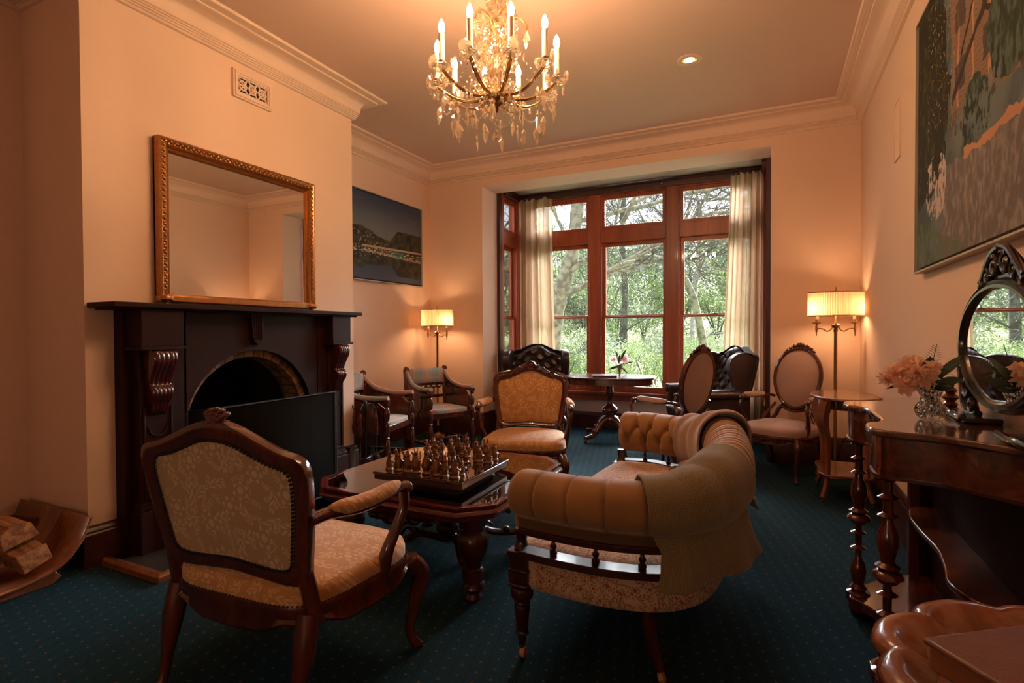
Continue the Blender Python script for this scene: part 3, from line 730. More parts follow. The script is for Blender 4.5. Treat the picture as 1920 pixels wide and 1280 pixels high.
# ------------------------------------------------------------ gilt overmantel mirror
def overmantel():
    t = thing('overmantel_mirror', 'large rectangular gilt-framed mirror standing on the mantelpiece', 'mirror', (XC+.012, 2.44, 1.366))
    y0, y1, z0, z1 = -.575, .575, .055, .962
    fr = MB()
    pr = [(0, 0), (.052, 0), (.058, .012), (.052, .024), (.044, .030), (.050, .044), (.036, .054), (.024, .058), (.030, .068), (.018, .078), (.010, .078), (0, .078)]
    pts = [(y0, z0), (y0, z1), (y1, z1), (y1, z0)]; n = len(pts); rings = []
    for i, (y, z) in enumerate(pts):
        sy = 1 if y < 0 else -1
        if z == z1: rings.append([(d, y+sy*w, z-w) for d, w in pr])
        else: rings.append([(d, y+sy*w, z) for d, w in pr])
    m = len(pr); vs = [q for r in rings for q in r]; fs = []
    for i in range(n-1):
        for j in range(m-1): fs.append((i*m+j, i*m+j+1, (i+1)*m+j+1, (i+1)*m+j))
    fr.add(vs, fs); fr.box(0, y0, z0, .012, y1, z1)
    fr.build('mirror_frame', M['gilt'], t, ang=30)
    b = MB(); k = 0
    def leafrow(p, q, nrm):
        P, Q = Vector(p), Vector(q); L = (Q-P).length; n = int(L/.016)
        for i in range(n):
            c = P.lerp(Q, (i+.5)/n); s = 1 if i % 2 else -1
            b.ball((c.x, c.y+nrm[0]*s*.006, c.z+nrm[1]*s*.006), .0075, 6, 4, (.7, 1.1, 1.1))
    leafrow((.053, y0+.028, z0+.03), (.053, y0+.028, z1-.02), (1, 0)); leafrow((.053, y1-.028, z0+.03), (.053, y1-.028, z1-.02), (1, 0)); leafrow((.053, y0+.02, z1-.028), (.053, y1-.02, z1-.028), (0, 1))
    b.build('carved_leaf_band', plain('antique_gilt_leaf', (.52, .24, .08), .4, (60, .25), metal=.8), t, ang=60)
    b = MB(); b.box(.0, y0-.004, .020, .058, y1+.004, z0+.004); b.box(0, y0+.05, z0, .040, y1-.05, z0+.012); b.build('bottom_rail', M['gilt'], t, bev=.008)
    for y in (y0+.035, y1-.035):
        MB().lathe([(.001, 0), (.010, .001), (.020, .010), (.017, .018), (.012, .021), (.030, .024), (.042, .032), (.044, .045), (.038, .055), (.001, .056)], 20, (.042, y, 0)).build('ball_foot', M['gilt'], t)
    MB().box(.013, y0+.06, z0+.01, .018, y1-.06, z1-.06).build('mirror_glass', M['mirror'], t)
overmantel()

# ------------------------------------------------------------ paintings
def painting(name, label, mat, loc, rz, w, h, left=True):
    t = thing(name, label, 'painting', loc, rz)
    # local: x along the wall, z up, y out of the wall toward the room
    b = MB(); e = .022
    b.box(-w/2-e, 0, -h/2-e, -w/2-e+.008, .045, h/2+e); b.box(w/2+e-.008, 0, -h/2-e, w/2+e, .045, h/2+e); b.box(-w/2-e, 0, h/2+e-.008, w/2+e, .045, h/2+e); b.box(-w/2-e, 0, -h/2-e, w/2+e, .045, -h/2-e+.008)
    b.build('frame', plain('pale_frame_edge', (.42, .36, .28), .4), t)
    MB().box(-w/2-e+.008, .006, -h/2-e+.008, w/2+e-.008, .012, h/2+e-.008).build('frame_backing', plain('black_float_gap', (.012, .01, .009), .5), t)
    o = MB().box(-w/2, .012, -h/2, w/2, .036, h/2).build('canvas', mat, t)
    return t
def harbour():
    m = NT('harbour_painting'); X, Y, Z = m.xyz(); u = X*(1/1.36)+.5; v = Z*(1/.90)+.5     # 0..1
    n = m.noise(5, 4); n2 = m.noise(14, 4)
    sky = m.mix(v.ss(.5, 1), (.13, .145, .15), (.030, .045, .085)); sky = m.mix((m.noise(3, 4, stretch=(1, 1, 5)).ss(.5, .75))*.4, sky, (.11, .12, .13))
    vv = (v-.36).ab()                                    # mirrored at the waterline
    hill = ((n-.5)*.14+.22-(u-.82)*(u-.82)*.62).mx((.30-(u-.30)*1.5).mn(.27)*((u < .52))+n2*.02)
    dark = m.mix(n2.ss(.4, .6), (.012, .012, .006), (.045, .04, .018))
    wat = m.mix(v.ss(0, .36), (.05, .065, .11), (.030, .036, .05)); wat = m.mix(m.noise(30, 2, stretch=(1, 1, 7)).ss(.55, .7)*.3, wat, (.09, .10, .13))
    c = m.mix(v > .36, wat, sky); c = m.mix(vv < hill, c, dark)
    p = m.vec(u*1.36, vv*.9); vo = m.nt.nodes.new('ShaderNodeTexVoronoi'); vo.voronoi_dimensions = '2D'; vo.distance = 'CHEBYCHEV'; vo.inputs['Scale'].default_value = 22; m.nt.links.new(p, vo.inputs['Vector'])
    d = S(m.nt, vo.outputs['Distance']); hs = (d < .17)*(vv < (hill-.03))*(u > .45)*(n > .44)
    c = m.mix(hs*((v > .36)*.45+.5), c, m.mix(d > .1, (.42, .30, .17), (.22, .12, .07)))
    br = ((vv-.035+(u-.5)*.05).ab() < .012)*(u < .75); c = m.mix(br*((v > .36)*.4+.5), c, (.42, .31, .17))
    bt = ((m.noise(26, 2, stretch=(1, 1, 2.5)) > .56)*((v-.345).ab() < .035)); c = m.mix(bt, c, (.50, .42, .30))
    tl = (m.noise(16, 2) > .52)*((v-.33).ab() < .045)*(u < .40)*(u > .24); c = m.mix(tl, c, (.02, .16, .13))
    gl = ((u-.47).ab() < .0015).mx((u-.78).ab() < .0015); c = m.mix(gl*(v > .3)*.6, c, (.02, .02, .03))
    m.col(c).set(rough=.55, spec=.3); return m.mat
def garden():
    m = NT('garden_house_painting'); X, Y, Z = m.xyz('Object', .06, 12); u = .5-X*(1/1.9); v = Z*(1/1.19)+.5
    # u runs with local x; flip so 0 = far end of the wall
    n = m.noise(6, 5); n2 = m.noise(40, 3, stretch=(1, 1, .5)); n3 = m.noise(3, 3)
    c = m.mix(n.ss(.35, .65), (.055, .075, .085), (.12, .15, .16))
    wallc = m.mix(((v*60+u*14).fr() > .8)*.5, (.19, .12, .085), (.09, .06, .045)); hw = (u > (.27+(n-.5)*.05))*(v > .42)
    c = m.mix(hw, c, wallc)
    st = (((u-.31)*11).fr() < .12)*(v > .45)*(v < (.62+u*.7)); c = m.mix(st*hw, c, (.40, .20, .11))
    gb = ((v-(.62+(u-.42).ab()*-1.6+.18)).ab() < .012)*(u > .33)*(u < .52); c = m.mix(gb, c, (.02, .014, .012))
    ro = ((v-(.55+(u-.28)*.9)).ab() < .018)*(u > .28); c = m.mix(ro, c, (.03, .02, .016))
    win = (((u-.36)*6).fr() > .62)*(((v-.45)*5).fr() > .5)*hw*(v < .93); c = m.mix(win*.75, c, (.025, .022, .03))
    sh = ((u-.62)*(u-.62)*3.2+(v-.60)*(v-.60)*2.0 < (.06+(n-.5)*.06)).mx((u-.42)*(u-.42)*9+(v-.40)*(v-.40)*2.2 < (.05+(n-.5)*.04)); c = m.mix(sh, c, m.mix(n2.ss(.4, .65), (.014, .028, .016), (.07, .10, .085)))
    fg = (v < .50)*(u < .55)*(n2 > .44); c = m.mix(fg*.8, c, m.mix(n.ss(.4, .6), (.05, .075, .08), (.12, .15, .155)))
    tree = (u < (.22+(n3-.5)*.30+(v-.5)*.12))*(v > (.28+(n-.5)*.15)); c = m.mix(tree, c, m.mix(n2.ss(.5, .68), (.014, .014, .008), (.05, .055, .022)))
    lf = (m.noise(55, 2) > .64)*(u < .26+(v*.05))*(u > .08)*(v > .5); c = m.mix(lf, c, (.36, .24, .13))
    path = (v < (.34-(u-.25).ab()*.1+(n-.5)*.05))*(u > (.20+(.30-v)*.0)); c = m.mix(path, c, m.mix(n2.ss(.4, .7), (.13, .11, .11), (.25, .215, .20)))
    warm = ((v-.325+(n-.5)*.05).ab() < .012)*(u > .36)*(n3 > .42); c = m.mix(warm, c, (.42, .21, .12))
    fl = ((n2+n*.5) > .80)*((u-.15)*(u-.15)*12+(v-.30)*(v-.30)*6 < .10); c = m.mix(fl, c, (.45, .38, .36))
    gr = (v < (.22-(u*.5)))*(n2 > .5); c = m.mix(gr, c, (.09, .13, .08))
    m.col(c).set(rough=.7, spec=.25).bump(n2, .15, .002); return m.mat
painting('harbour_painting', 'dusk harbour painting of boats, bridge and hillside houses on the left wall', harbour(), (XL, 4.575, 2.205), -pi/2, 1.36, .88)
painting('garden_painting', 'tall painting of a gabled house and garden path on the right wall', garden(), (XR, 2.37, 2.11), pi/2, 1.90, 1.20)

# ------------------------------------------------------------ companion set and log cradle
t = thing('fireside_tool_stand', 'black iron fireside tool stand with curled hooks beside the hearth', 'tool stand', (-3.03, 3.46, 0))
MB().lathe([(.001, 0), (.10, 0), (.10, .012), (.03, .03), (.012, .04), (.001, .05)], 24).build('base', M['iron'], t)
MB().lathe([(.008, .03), (.008, .54), (.020, .555), (.024, .585), (.012, .61), (.016, .625), (.004, .645), (.001, .65)], 12).build('pole', M['iron'], t)
hk = []
for k in range(4):
    a = radians(200+k*85); hk.append(a); ca, sa = cos(a), sin(a)
    MB().tube(bez([(.01*ca, .01*sa, .585), (.04*ca, .04*sa, .612), (.07*ca, .07*sa, .60), (.092*ca, .092*sa, .575), (.108*ca, .108*sa, .578), (.112*ca, .112*sa, .60)], 5), .0045, 7).build('hook', M['iron'], t)
def tool(kind, label, a):
    ca, sa = cos(a), sin(a); o = thing(kind, label, kind.replace('_', ' '), (-3.03+.098*ca, 3.46+.098*sa, 0), a)
    MB().lathe([(.001, .545), (.009, .54), (.012, .52), (.016, .50), (.013, .47), (.018, .43), (.020, .40), (.013, .375), (.016, .365), (.001, .36)], 12).build('handle', M['chairwood'], o)
    b = MB(); b.tube([(.008*cos(j*pi/5), 0, .557+.010*sin(j*pi/5)) for j in range(10)], .0025, 5, close=True); b.tube([(0, 0, .549), (0, 0, .26 if kind == 'hearth_shovel' else .10)], .0045, 8)
    b.build('shaft', M['iron'], o); b = MB()
    if kind == 'hearth_shovel':
        def sh(u, v):
            w = .060*min(1, (sin(min(1, v*2.2)*pi/2))**.6); x = (2*u-1)*w; return (.012+.012*(abs(2*u-1)**3)-.004, x, .265-.185*v)
        b.grid(10, 12, sh); b.build('blade', plain('worn_brass_pan', (.10, .07, .045), .45, metal=.7), o, solid=.002)
    elif kind == 'hearth_brush':
        b.lathe([(.012, .20), (.026, .19), (.030, .10), (.034, .07), (.001, .07)], 14); b.build('bristles', M['iron'], o)
    elif kind == 'fire_poker': b.tube([(0, 0, .12), (0, .01, .09), (0, .03, .10)], .0045, 6); b.build('tip', M['iron'], o)
    else: b.tube([(0, -.008, .26), (0, -.022, .16), (0, -.004, .08)], .004, 6); b.tube([(0, .008, .26), (0, .022, .16), (0, .004, .08)], .004, 6); b.build('tong_arms', M['iron'], o)
tool('hearth_shovel', 'fireside shovel with turned wooden handle and round-topped metal pan', hk[0])
tool('fire_poker', 'iron poker with turned wooden handle hanging from the tool stand', hk[1])
tool('hearth_brush', 'dark bristled hearth brush hanging from the tool stand', hk[2])
tool('log_tongs', 'iron log tongs hanging from the fireside tool stand', hk[3])
def cradle():
    t = thing('log_cradle', 'bent wooden log cradle with curved sides beside the chimney breast', 'log holder', (-3.40, 1.13, 0))
    prof = [(.345, .288), (.335, .262), (.30, .18), (.22, .095), (.10, .058), (-.04, .048), (-.18, .062), (-.30, .10), (-.38, .17), (-.42, .255)]
    P = bez([(0, y, z) for y, z in prof], 4)
    def f(u, v): p = P[min(len(P)-1, int(round(v*(len(P)-1))))]; return ((2*u-1)*.345, p.y, p.z)
    MB().grid(2, len(P)-1, f).build('curved_sheet', M['bright'], t, solid=.014)
    for x in (-.28, .28):
        b = MB(); b.prism([(.20, 0), (-.26, 0), (-.28, .03), (-.20, .052), (-.04, .040), (.10, .050), (.20, .075), (.24, .03)], x-.02, x+.02, 'x'); b.build('runner', M['bright'], t, bev=.004)
    return t
cradle()
def logwood():
    m = NT('split_log_wood'); X, Y, Z = m.xyz(); n = m.noise(5, 5, .6, stretch=(.5, 6, 6), dist=.5); n2 = m.noise(25, 3)
    c = m.mix(n.ss(.3, .7), (.17, .06, .022), (.42, .19, .075)); c = m.mix((m.noise(9, 3) > .62)*.6, c, (.14, .06, .03)); m.col(c).set(rough=.85, spec=.2).bump(n+n2*.3, .6, .006); return m.mat
LW = logwood()
def log(label, loc, rot, L, poly):
    b = MB(); rr = random.Random(len(label)); n = len(poly); m = 7; vs = []; fs = []
    for k in range(m):
        x = (k/(m-1)-.5)*L; j = [(rr.uniform(-.005, .005), rr.uniform(-.005, .005)) for _ in poly]
        vs += [(x+rr.uniform(-.004, .004), p[0]+q[0], p[1]+q[1]) for p, q in zip(poly, j)]
    for k in range(m-1):
        for i in range(n): fs.append((k*n+i, k*n+(i+1) % n, (k+1)*n+(i+1) % n, (k+1)*n+i))
    fs += [tuple(range(n-1, -1, -1)), tuple((m-1)*n+i for i in range(n))]; b.add(vs, fs)
    o = b.build('firewood_log', LW, None, bev=.003, flat=True); o.location = loc; o.rotation_euler = rot
    tag(o, label, 'firewood', 'split logs in the cradle')
log('long wedge-shaped split log lying on top of the pile', (-3.33, 1.20, .285), (.25, .06, .10), .40, [(-.075, -.045), (.075, -.040), (.060, .025), (-.02, .050), (-.065, .030)])
log('squared split log at the right end of the cradle near its curved side', (-3.14, 1.24, .170), (.35, -.05, -.08), .24, [(-.055, -.04), (.06, -.04), (.06, .035), (-.05, .045)])
log('dark grained split log low in the middle of the cradle front', (-3.20, 1.04, .125), (-.1, .0, .15), .25, [(-.05, -.052), (.05, -.055), (.055, .04), (-.045, .055)])
log('pale cut log end lowest at the left front of the cradle', (-3.43, 1.00, .125), (.05, 0, .02), .19, [(-.06, -.045), (.055, -.05), (.06, .03), (-.055, .05)])
log('short red-brown split log at the left upper edge of pile', (-3.56, 1.00, .235), (.5, 0, .25), .22, [(-.06, -.04), (.05, -.045), (.06, .02), (.0, .055), (-.055, .03)])
# ------------------------------------------------------------ coffee table and chess set
def coffee_table():
    cx, cy = -1.565, 2.425; t = thing('coffee_table', 'low square glossy red mahogany coffee table with inset glass top and carved legs', 'coffee table', (cx, cy, 0))
    hx, hy, c = .505, .525, .13
    def octo(h, k, cc): return [(-h+cc, -k), (h-cc, -k), (h, -k+cc), (h, k-cc), (h-cc, k), (-h+cc, k), (-h, k-cc), (-h, -k+cc)]
    RED = wood('glossy_red_mahogany', (.060, .006, .006), (.15, .020, .014), .14, .8)
    prof = [(0, .4605), (0, .452), (-.012, .448), (.004, .438), (.010, .428), (.004, .418), (-.010, .412), (-.016, .402), (-.016, .395), (-.075, .395), (-.075, .445), (-.055, .455), (-.030, .4605)]
    b = MB(); P = octo(hx, hy, c)
    sweep(b, [p for p in P], [(-d, z) for d, z in prof], True); b.build('top_frame', RED, t, ang=35)
    Q = octo(hx-.030, hy-.030, c-.012); MB().prism(Q, .454, .460).build('glass_top', M['tglass'], t)
    # scalloped apron boards
    for s in range(4):
        w = (hx if s % 2 == 0 else hy)-.20; d = (hy if s % 2 == 0 else hx)-.07
        L = [(-w, .398), (w, .398)]
        for k in range(41):
            u = 1-k/20; L.append((u*w, .352-.030*cos(u*pi)*1-.014*abs(sin(u*pi*4))+.012*(abs(u) > .85)))
        b = MB(RZ(s*pi/2)); b.prism(L, -d, -d+.022, 'y'); 
        for k in range(-2, 3): b.ball((k*w*.2, -d-.004, .345-.012*(k == 0)), .018, 8, 5, (1.4, .5, .8))
        b.build('apron', M['mahog'], t, bev=.002)
    LX, LY = .36, .345
    for x in (-LX, LX):
        for y in (-LY, LY):
            b = MB(T(x, y, 0)); b.box(-.055, -.055, .36, .055, .055, .40); b.box(-.045, -.045, .325, .045, .045, .36)
            b.lathe([(.036, .325), (.044, .315), (.062, .300), (.072, .275), (.073, .25), (.066, .22), (.050, .185), (.038, .16), (.036, .145), (.044, .14), (.044, .132), (.001, .132)], 24, flute=.05, fn=12)
            b.prism([(.052*cos(pi/8+k*pi/4), .052*sin(pi/8+k*pi/4)) for k in range(8)], .09, .132)
            b.lathe([(.042, .092), (.036, .085), (.050, .072), (.054, .058), (.044, .044), (.030, .030), (.034, .022), (.040, .010), (.036, 0), (.001, 0)], 20)
            b.build('leg', M['mahog'], t, ang=35)
    b = MB(); hub = [(.001, .26), (.012, .255), (.020, .235), (.012, .215), (.030, .20), (.060, .175), (.064, .15), (.050, .125), (.060, .115), (.060, .095), (.035, .085), (.001, .06)]
    b.lathe(hub, 20, flute=.06, fn=10)
    for x in (-1, 1):
        for y in (-1, 1):
            P = bez([(x*.03, y*.03, .105), (x*.12, y*.10, .135), (x*.20, y*.19, .095), (x*.28, y*.27, .085), (x*.34, y*.325, .108)], 6)
            b.tube(P, [(.020, .016)]*len(P), 8); b.ball((x*.13, y*.11, .150), .024, 8, 6); b.ball((x*.24, y*.23, .102), .022, 8, 6)
            b.tube(bez([(x*.13, y*.11, .15), (x*.17, y*.13, .17), (x*.18, y*.17, .14)], 4), .009, 6)
    b.build('stretcher', M['mahog'], t)
    # chess board box resting on the glass
    bx = thing('chess_board', 'square dark wood chess board with mirror-like top in the middle of coffee table', 'chess board', (-1.505, 2.30, .460), radians(1.5))
    b = MB(); b.box(-.19, -.19, 0, .19, .19, .028); b.box(-.245, -.245, .028, .245, .245, .058); b.box(-.252, -.252, .055, .252, .252, .062); b.build('board_case', M['mahog'], bx, bev=.003)
    m = NT('chess_board_squares'); X, Y, Z = m.xyz(); ck = ((X*(1/.0525)).fl()+(Y*(1/.0525)).fl())*.5; ck = ck.fr() > .25; ins = (X.ab().mx(Y.ab())) < .21
    m.col(m.mix(ck*ins, (.030, .014, .008), (.12, .06, .03))).set(rough=.04, coat=1, metal=.3)
    MB().box(-.248, -.248, .062, .248, .248, .066).build('board_top', m.mat, bx)
    # figurine chess pieces
    def piece(kind):
        b = MB(); hh = {'pawn': .8, 'rook': .9, 'knight': 1, 'bishop': 1.1, 'queen': 1.25, 'king': 1.35}[kind]
        b.lathe([(.019, 0), (.020, .005), (.015, .009), (.014, .014), (.017, .022), (.016*hh, .034), (.011, .048*hh), (.009, .055*hh), (.001, .058*hh)], 12, flute=.16, fn=7)
        b.ball((0, .001, .062*hh), .0095, 8, 6, (1, 1.1, 1.15)); b.ball((0, .009, .060*hh), .005, 6, 4)
        for s in (-1, 1):
            b.tube(bez([(s*.010, 0, .045*hh), (s*.018, .008, .036*hh), (s*.010, .016, .040*hh)], 4), .0035, 6)
            if kind in ('pawn', 'knight'): b.tube(bez([(s*.004, -.001, .068*hh), (s*.008, -.003, .080*hh), (s*.010, -.006, .092*hh)], 4), [.0035]*4+[.0045]*3+[.003, .001], 6)
            if kind == 'rook': b.box(s*.004-.0025, -.005, .068*hh, s*.004+.0025, .005, .082*hh)
            if kind == 'bishop': b.tube([(s*.003, 0, .068*hh), (0, 0, .088*hh)], [.004, .001], 6)
            if kind in ('queen', 'king'): b.tube([(s*.004, 0, .068*hh), (s*.009, 0, .082*hh)], [.003, .0015], 6)
        if kind == 'king': b.tube([(0, 0, .066*hh), (0, 0, .086*hh)], .002, 6); b.tube([(-.006, 0, .080*hh), (.006, 0, .080*hh)], .002, 6)
        if kind in ('queen', 'king'): b.tube([(.014, .008, .006), (.015, .009, .07*hh)], .0022, 6)
        if kind == 'bishop': b.tube([(-.015, .008, .004), (-.016, .009, .075)], .002, 6)
        o = b.build('chess_'+kind, M['bronze'], None); return o
    protos = {k: piece(k) for k in ('pawn', 'rook', 'knight', 'bishop', 'queen', 'king')}; used = set()
    order = ['rook', 'knight', 'bishop', 'queen', 'king', 'bishop', 'knight', 'rook']
    pos = ['leftmost', 'second from left', 'third from left', 'fourth from left', 'fifth from left', 'third from right', 'second from right', 'rightmost']
    look = {'rook': 'turret-headed', 'knight': 'long-eared', 'bishop': 'pointed-hat staff-bearing', 'queen': 'tall crowned', 'king': 'tallest crowned'}
    def put(kind, i, j, label, group, face):
        o = protos[kind]
        if kind in used: o = o.copy(); COL.objects.link(o)
        used.add(kind); x = -1.505+(i-3.5)*.0545; y = 2.30+(j-3.5)*.0545
        o.location = (x+R.uniform(-.004, .004), y+R.uniform(-.004, .004), .5262); o.rotation_euler = (0, 0, face+R.uniform(-.5, .5)); o.scale = (1.18,)*3
        tag(o, label, 'chess piece', group)
    for i, k in enumerate(order):
        put(k, i, 0, '%s bronze figurine chess piece, %s in the row nearest the camera' % (look[k], pos[i]), 'bronze chess pieces on the board', 0)
        put(k, i, 7, '%s bronze figurine chess piece, %s in the row farthest from camera' % (look[k], pos[i]), 'bronze chess pieces on the board', pi)
        put('pawn', i, 1+(1 if i in (3, 4) else 0), 'small eared bronze pawn figurine, %s in front of the near row' % pos[i], 'bronze pawns of the near side', 0)
        put('pawn', i, 6-(1 if i in (2, 5) else 0), 'small eared bronze pawn figurine, %s in front of the far row' % pos[i], 'bronze pawns of the far side', pi)
coffee_table()

# ------------------------------------------------------------ gold damask armchairs
def panel(mb, outline, depth, bulge, nrings=8, flip=1, y0=0):
    # outline = closed list of (x,z); a cushioned face pushed out along local y
    n = len(outline); cx = sum(p[0] for p in outline)/n; cz = sum(p[1] for p in outline)/n; vs = []; fs = []
    for r in range(nrings):
        s = 1-r/nrings; h = bulge*(1-s**3.2)+depth
        for x, z in outline: vs.append((cx+(x-cx)*s, y0+flip*h, cz+(z-cz)*s))
    vs.append((cx, y0+flip*(bulge+depth), cz))
    for r in range(nrings-1):
        for i in range(n): fs.append((r*n+i, r*n+(i+1) % n, (r+1)*n+(i+1) % n, (r+1)*n+i))
    for i in range(n): fs.append(((nrings-1)*n+i, (nrings-1)*n+(i+1) % n, nrings*n))
    mb.add(vs, fs)
def cab_leg(top, knee, ankle, foot, r, mat, parent, name='leg', sub=None):
    P = bez([top, knee, tuple((Vector(knee)+Vector(ankle))/2), ankle, foot], 6); n = len(P)
    rad = [interp([r*1.05, r*1.12, r*.85, r*.58, r*.50, r*.62], k/(n-1)) for k in range(n)]
    b = MB(); b.tube(P, [(q, q) for q in rad], 10); f = Vector(foot); a = Vector(ankle); d = (f-a); d.z = 0
    d = d.normalized() if d.length > 1e-4 else Vector((0, 1, 0))
    b.ball((f.x+d.x*.006, f.y+d.y*.006, .016), .017, 10, 6, (1.1, 1.1, .94)); return b.build(name, mat, parent)
def fauteuil(fab_front, fab_back, carved, label, loc, rz):
    t = thing('gold_armchair', label, 'armchair', loc, rz, 'gold damask armchairs')
    TB = T(0, -.235, .40) @ RX(radians(9))           # back plane: local x, z up, front face +y
    half = [(0, .545), (.07, .535), (.15, .500), (.22, .470), (.275, .455), (.298, .425), (.300, .36), (.288, .25), (.270, .14), (.255, .075), (.20, .055), (.10, .060), (0, .068)]
    out = half+[(-x, z) for x, z in half[-2:0:-1]]
    P = [(p.x, p.z) for p in bez([(x, 0, z) for x, z in out], 4, close=True)]
    fr = MB(TB); n = len(P)
    # frame ring between the outline and an inset copy
    inn = []
    for i, (x, z) in enumerate(P):
        k = 1-.050/max(.05, abs(x)) if abs(x) > .17 else 1; w = .040+.022*max(0, z-.40)/.14
        cxn, czn = x*(1-.155), .30+(z-.30)*(1-.22) if z > .3 else .30+(z-.30)*(1-.16)
        inn.append((cxn, czn))
    sh = [(0.0, -.018), (0.0, .012), (.25, .024), (.6, .022), (.85, .012), (1, .014), (1, -.016), (.5, -.024)]
    vs = []; fs = []; m = len(sh)
    for (a, c) in zip(P, inn):
        for s, y in sh: vs.append((a[0]+(c[0]-a[0])*s, y, a[1]+(c[1]-a[1])*s))
    for i in range(n):
        for j in range(m): fs.append((i*m+j, i*m+(j+1) % m, ((i+1) % n)*m+(j+1) % m, ((i+1) % n)*m+j))
    fr.add(vs, fs)
    for s in (-1, 1):        # stiles running down into the seat rail
        fr.tube([(s*.245, -.002, .10), (s*.250, 0, .04), (s*.252, .004, -.03), (s*.250, .012, -.07)], [(.024, .020)]*4, 10)
    fo = fr.build('back_frame', M['chairwood'], t, ang=50)
    b = MB(TB); panel(b, inn, .0, .030, 8, 1, .010); b.build('back_cushion', fab_front, t, ang=60)
    b = MB(TB); panel(b, inn, .0, .006, 6, -1, -.012); bp = b.build('back_panel', fab_back, t, ang=60)
    b = MB(TB); L = [Vector((x*.985, 0, .30+(z-.30)*.985)) for x, z in inn]; acc = 0
    for i in range(len(L)):
        a, c = L[i], L[(i+1) % len(L)]; d = (c-a).length
        while acc < d: q = a.lerp(c, acc/d); b.ball((q.x, -.019, q.z), .0052, 6, 4); acc += .0125
        acc -= d
    b.build('nailhead_trim', M['iron'], bp)
    b = MB(TB)
    if carved:
        for k in range(26):
            u = -1+2*k/25; x = u*.17; z = .545-.30*u*u*.17/.17*.25; b.ball((x, .012+.01*cos(k*2.1), z-.012+.014*sin(k*1.7)), .017*(1.25-.5*abs(u)), 7, 5)
        for k in range(7): a = pi*k/6; b.tube([(0, .012, .535), (.042*cos(a), .022, .545+.034*sin(a))], [.006, .012], 7)
        for s in (-1, 1):
            b.tube(bez([(s*.16, .01, .50), (s*.22, .02, .485), (s*.27, .02, .465), (s*.29, .02, .43), (s*.27, .022, .415)], 4), .010, 7)
    else:
        for k in range(5):
            a = pi/2+(k-2)*.42
            for j in range(4): q = .010+.012*j; b.ball((q*cos(a), -.002+.004*j, .540+q*.8*sin(a)), .0105-.0008*j, 8, 5, (1, 2.0, 1))
        b.box(-.036, -.018, .528, .036, .020, .542)
    b.build('carved_crest', M['chairwood'], t)
    # seat outline
    def seat(k, sc=1, oy=0):
        a = 2*pi*k; c, s = cos(a), sin(a); e = .42
        x = (abs(c)**e)*(1 if c >= 0 else -1); y = (abs(s)**e)*(1 if s >= 0 else -1)
        w = .262+.053*(y+1)/2; return (x*w*sc, y*.275*sc+.03*max(0, y)*(1-x*x)+oy)
    n = 72; b = MB()
    def top(u, v):
        if v < .2: x, y = seat(u, 1.0); return (x, y, .385+.05*v/.2)
        s = 1-(v-.2)/.8; x, y = seat(u, max(.001, 1.0*s)); return (x, y, .435+.042*(1-s**2.6)**.8)
    b.grid(n, 14, top, cu=True); b.build('seat_cushion', fab_front, t, ang=60)
    b = MB(); P = [seat(k/n) for k in range(n)]; vs = []; fs = []
    for k, (x, y) in enumerate(P):
        a = 2*pi*k/n; dip = .014*cos(4*a)+.010*cos(8*a); l = max(.2, sqrt(x*x+y*y)); ux, uy = x/l, y/l
        for d, z in ((-.03, .385), (.006, .390), (.012, .372), (.004, .350), (.012, .330-dip), (.004, .318-dip), (-.03, .322-dip)): vs.append((x+ux*d, y+uy*d, z))
    m = 7
    for k in range(n):
        for j in range(m): fs.append((k*m+j, k*m+(j+1) % m, ((k+1) % n)*m+(j+1) % m, ((k+1) % n)*m+j))
    b.add(vs, fs); sr = b.build('seat_frame', M['chairwood'], t)
    if carved:
        b = MB()
        for k in range(-3, 4): b.ball((k*.016, .318-.0004*k*k, .335+.004*(k % 2)), .011, 7, 5)
        b.build('rail_carving', M['chairwood'], sr)
    b = MB(); L = [Vector((x, y, .388)) for x, y in [seat(k/n, 1.01) for k in range(n)]]; acc = 0
    for i in range(n):
        a, c = L[i], L[(i+1) % n]; d = (c-a).length
        while acc < d: q = a.lerp(c, acc/d); b.ball(q[:], .0048, 6, 4); acc += .013
        acc -= d
    b.build('nailhead_trim', M['iron'], sr)
    for s in (-1, 1):
        cab_leg((s*.275, .265, .35), (s*.300, .300, .285), (s*.272, .272, .075), (s*.288, .292, .018), .033, M['chairwood'], t)
        cab_leg((s*.240, -.235, .37), (s*.245, -.262, .25), (s*.238, -.300, .09), (s*.238, -.335, .012), .030, M['chairwood'], t)
        # arm: from the back upright forward, scroll, and support down to the rail
        P = bez([(s*.292, -.285, .665), (s*.300, -.22, .668), (s*.322, -.10, .655), (s*.335, .02, .662), (s*.335, .10, .672), (s*.335, .135, .664)], 5)
        b = MB(); b.tube(P, [(.017, .015)]*len(P), 10); b.ball((s*.335, .140, .660), .024, 10, 7, (1, .9, 1))
        Q = bez([(s*.335, .125, .655), (s*.330, .135, .60), (s*.318, .110, .53), (s*.305, .075, .46), (s*.292, .070, .40), (s*.285, .075, .36)], 5)
        b.tube(Q, [(interp([.017, .017, .019, .024, .026], k/(len(Q)-1)), interp([.015, .015, .016, .020, .024], k/(len(Q)-1))) for k in range(len(Q))], 10)
        ar = b.build('armrest', M['chairwood'], t)
        P = bez([(s*.300, -.215, .680), (s*.318, -.12, .673), (s*.332, -.01, .676), (s*.335, .085, .686)], 6); n2 = len(P)
        b = MB(); b.tube(P, [(.030*min(1, .55+3*min(k, n2-1-k)/n2), .024*min(1, .45+3*min(k, n2-1-k)/n2)) for k in range(n2)], 14); b.build('arm_pad', fab_front, ar, ang=80)
    return t
fauteuil(M['damask'], M['damask2'], False, 'gold damask armchair with its back to the camera in the left foreground', (-1.525, 1.36, 0), .06).scale = (1.15, .95, 1.0)
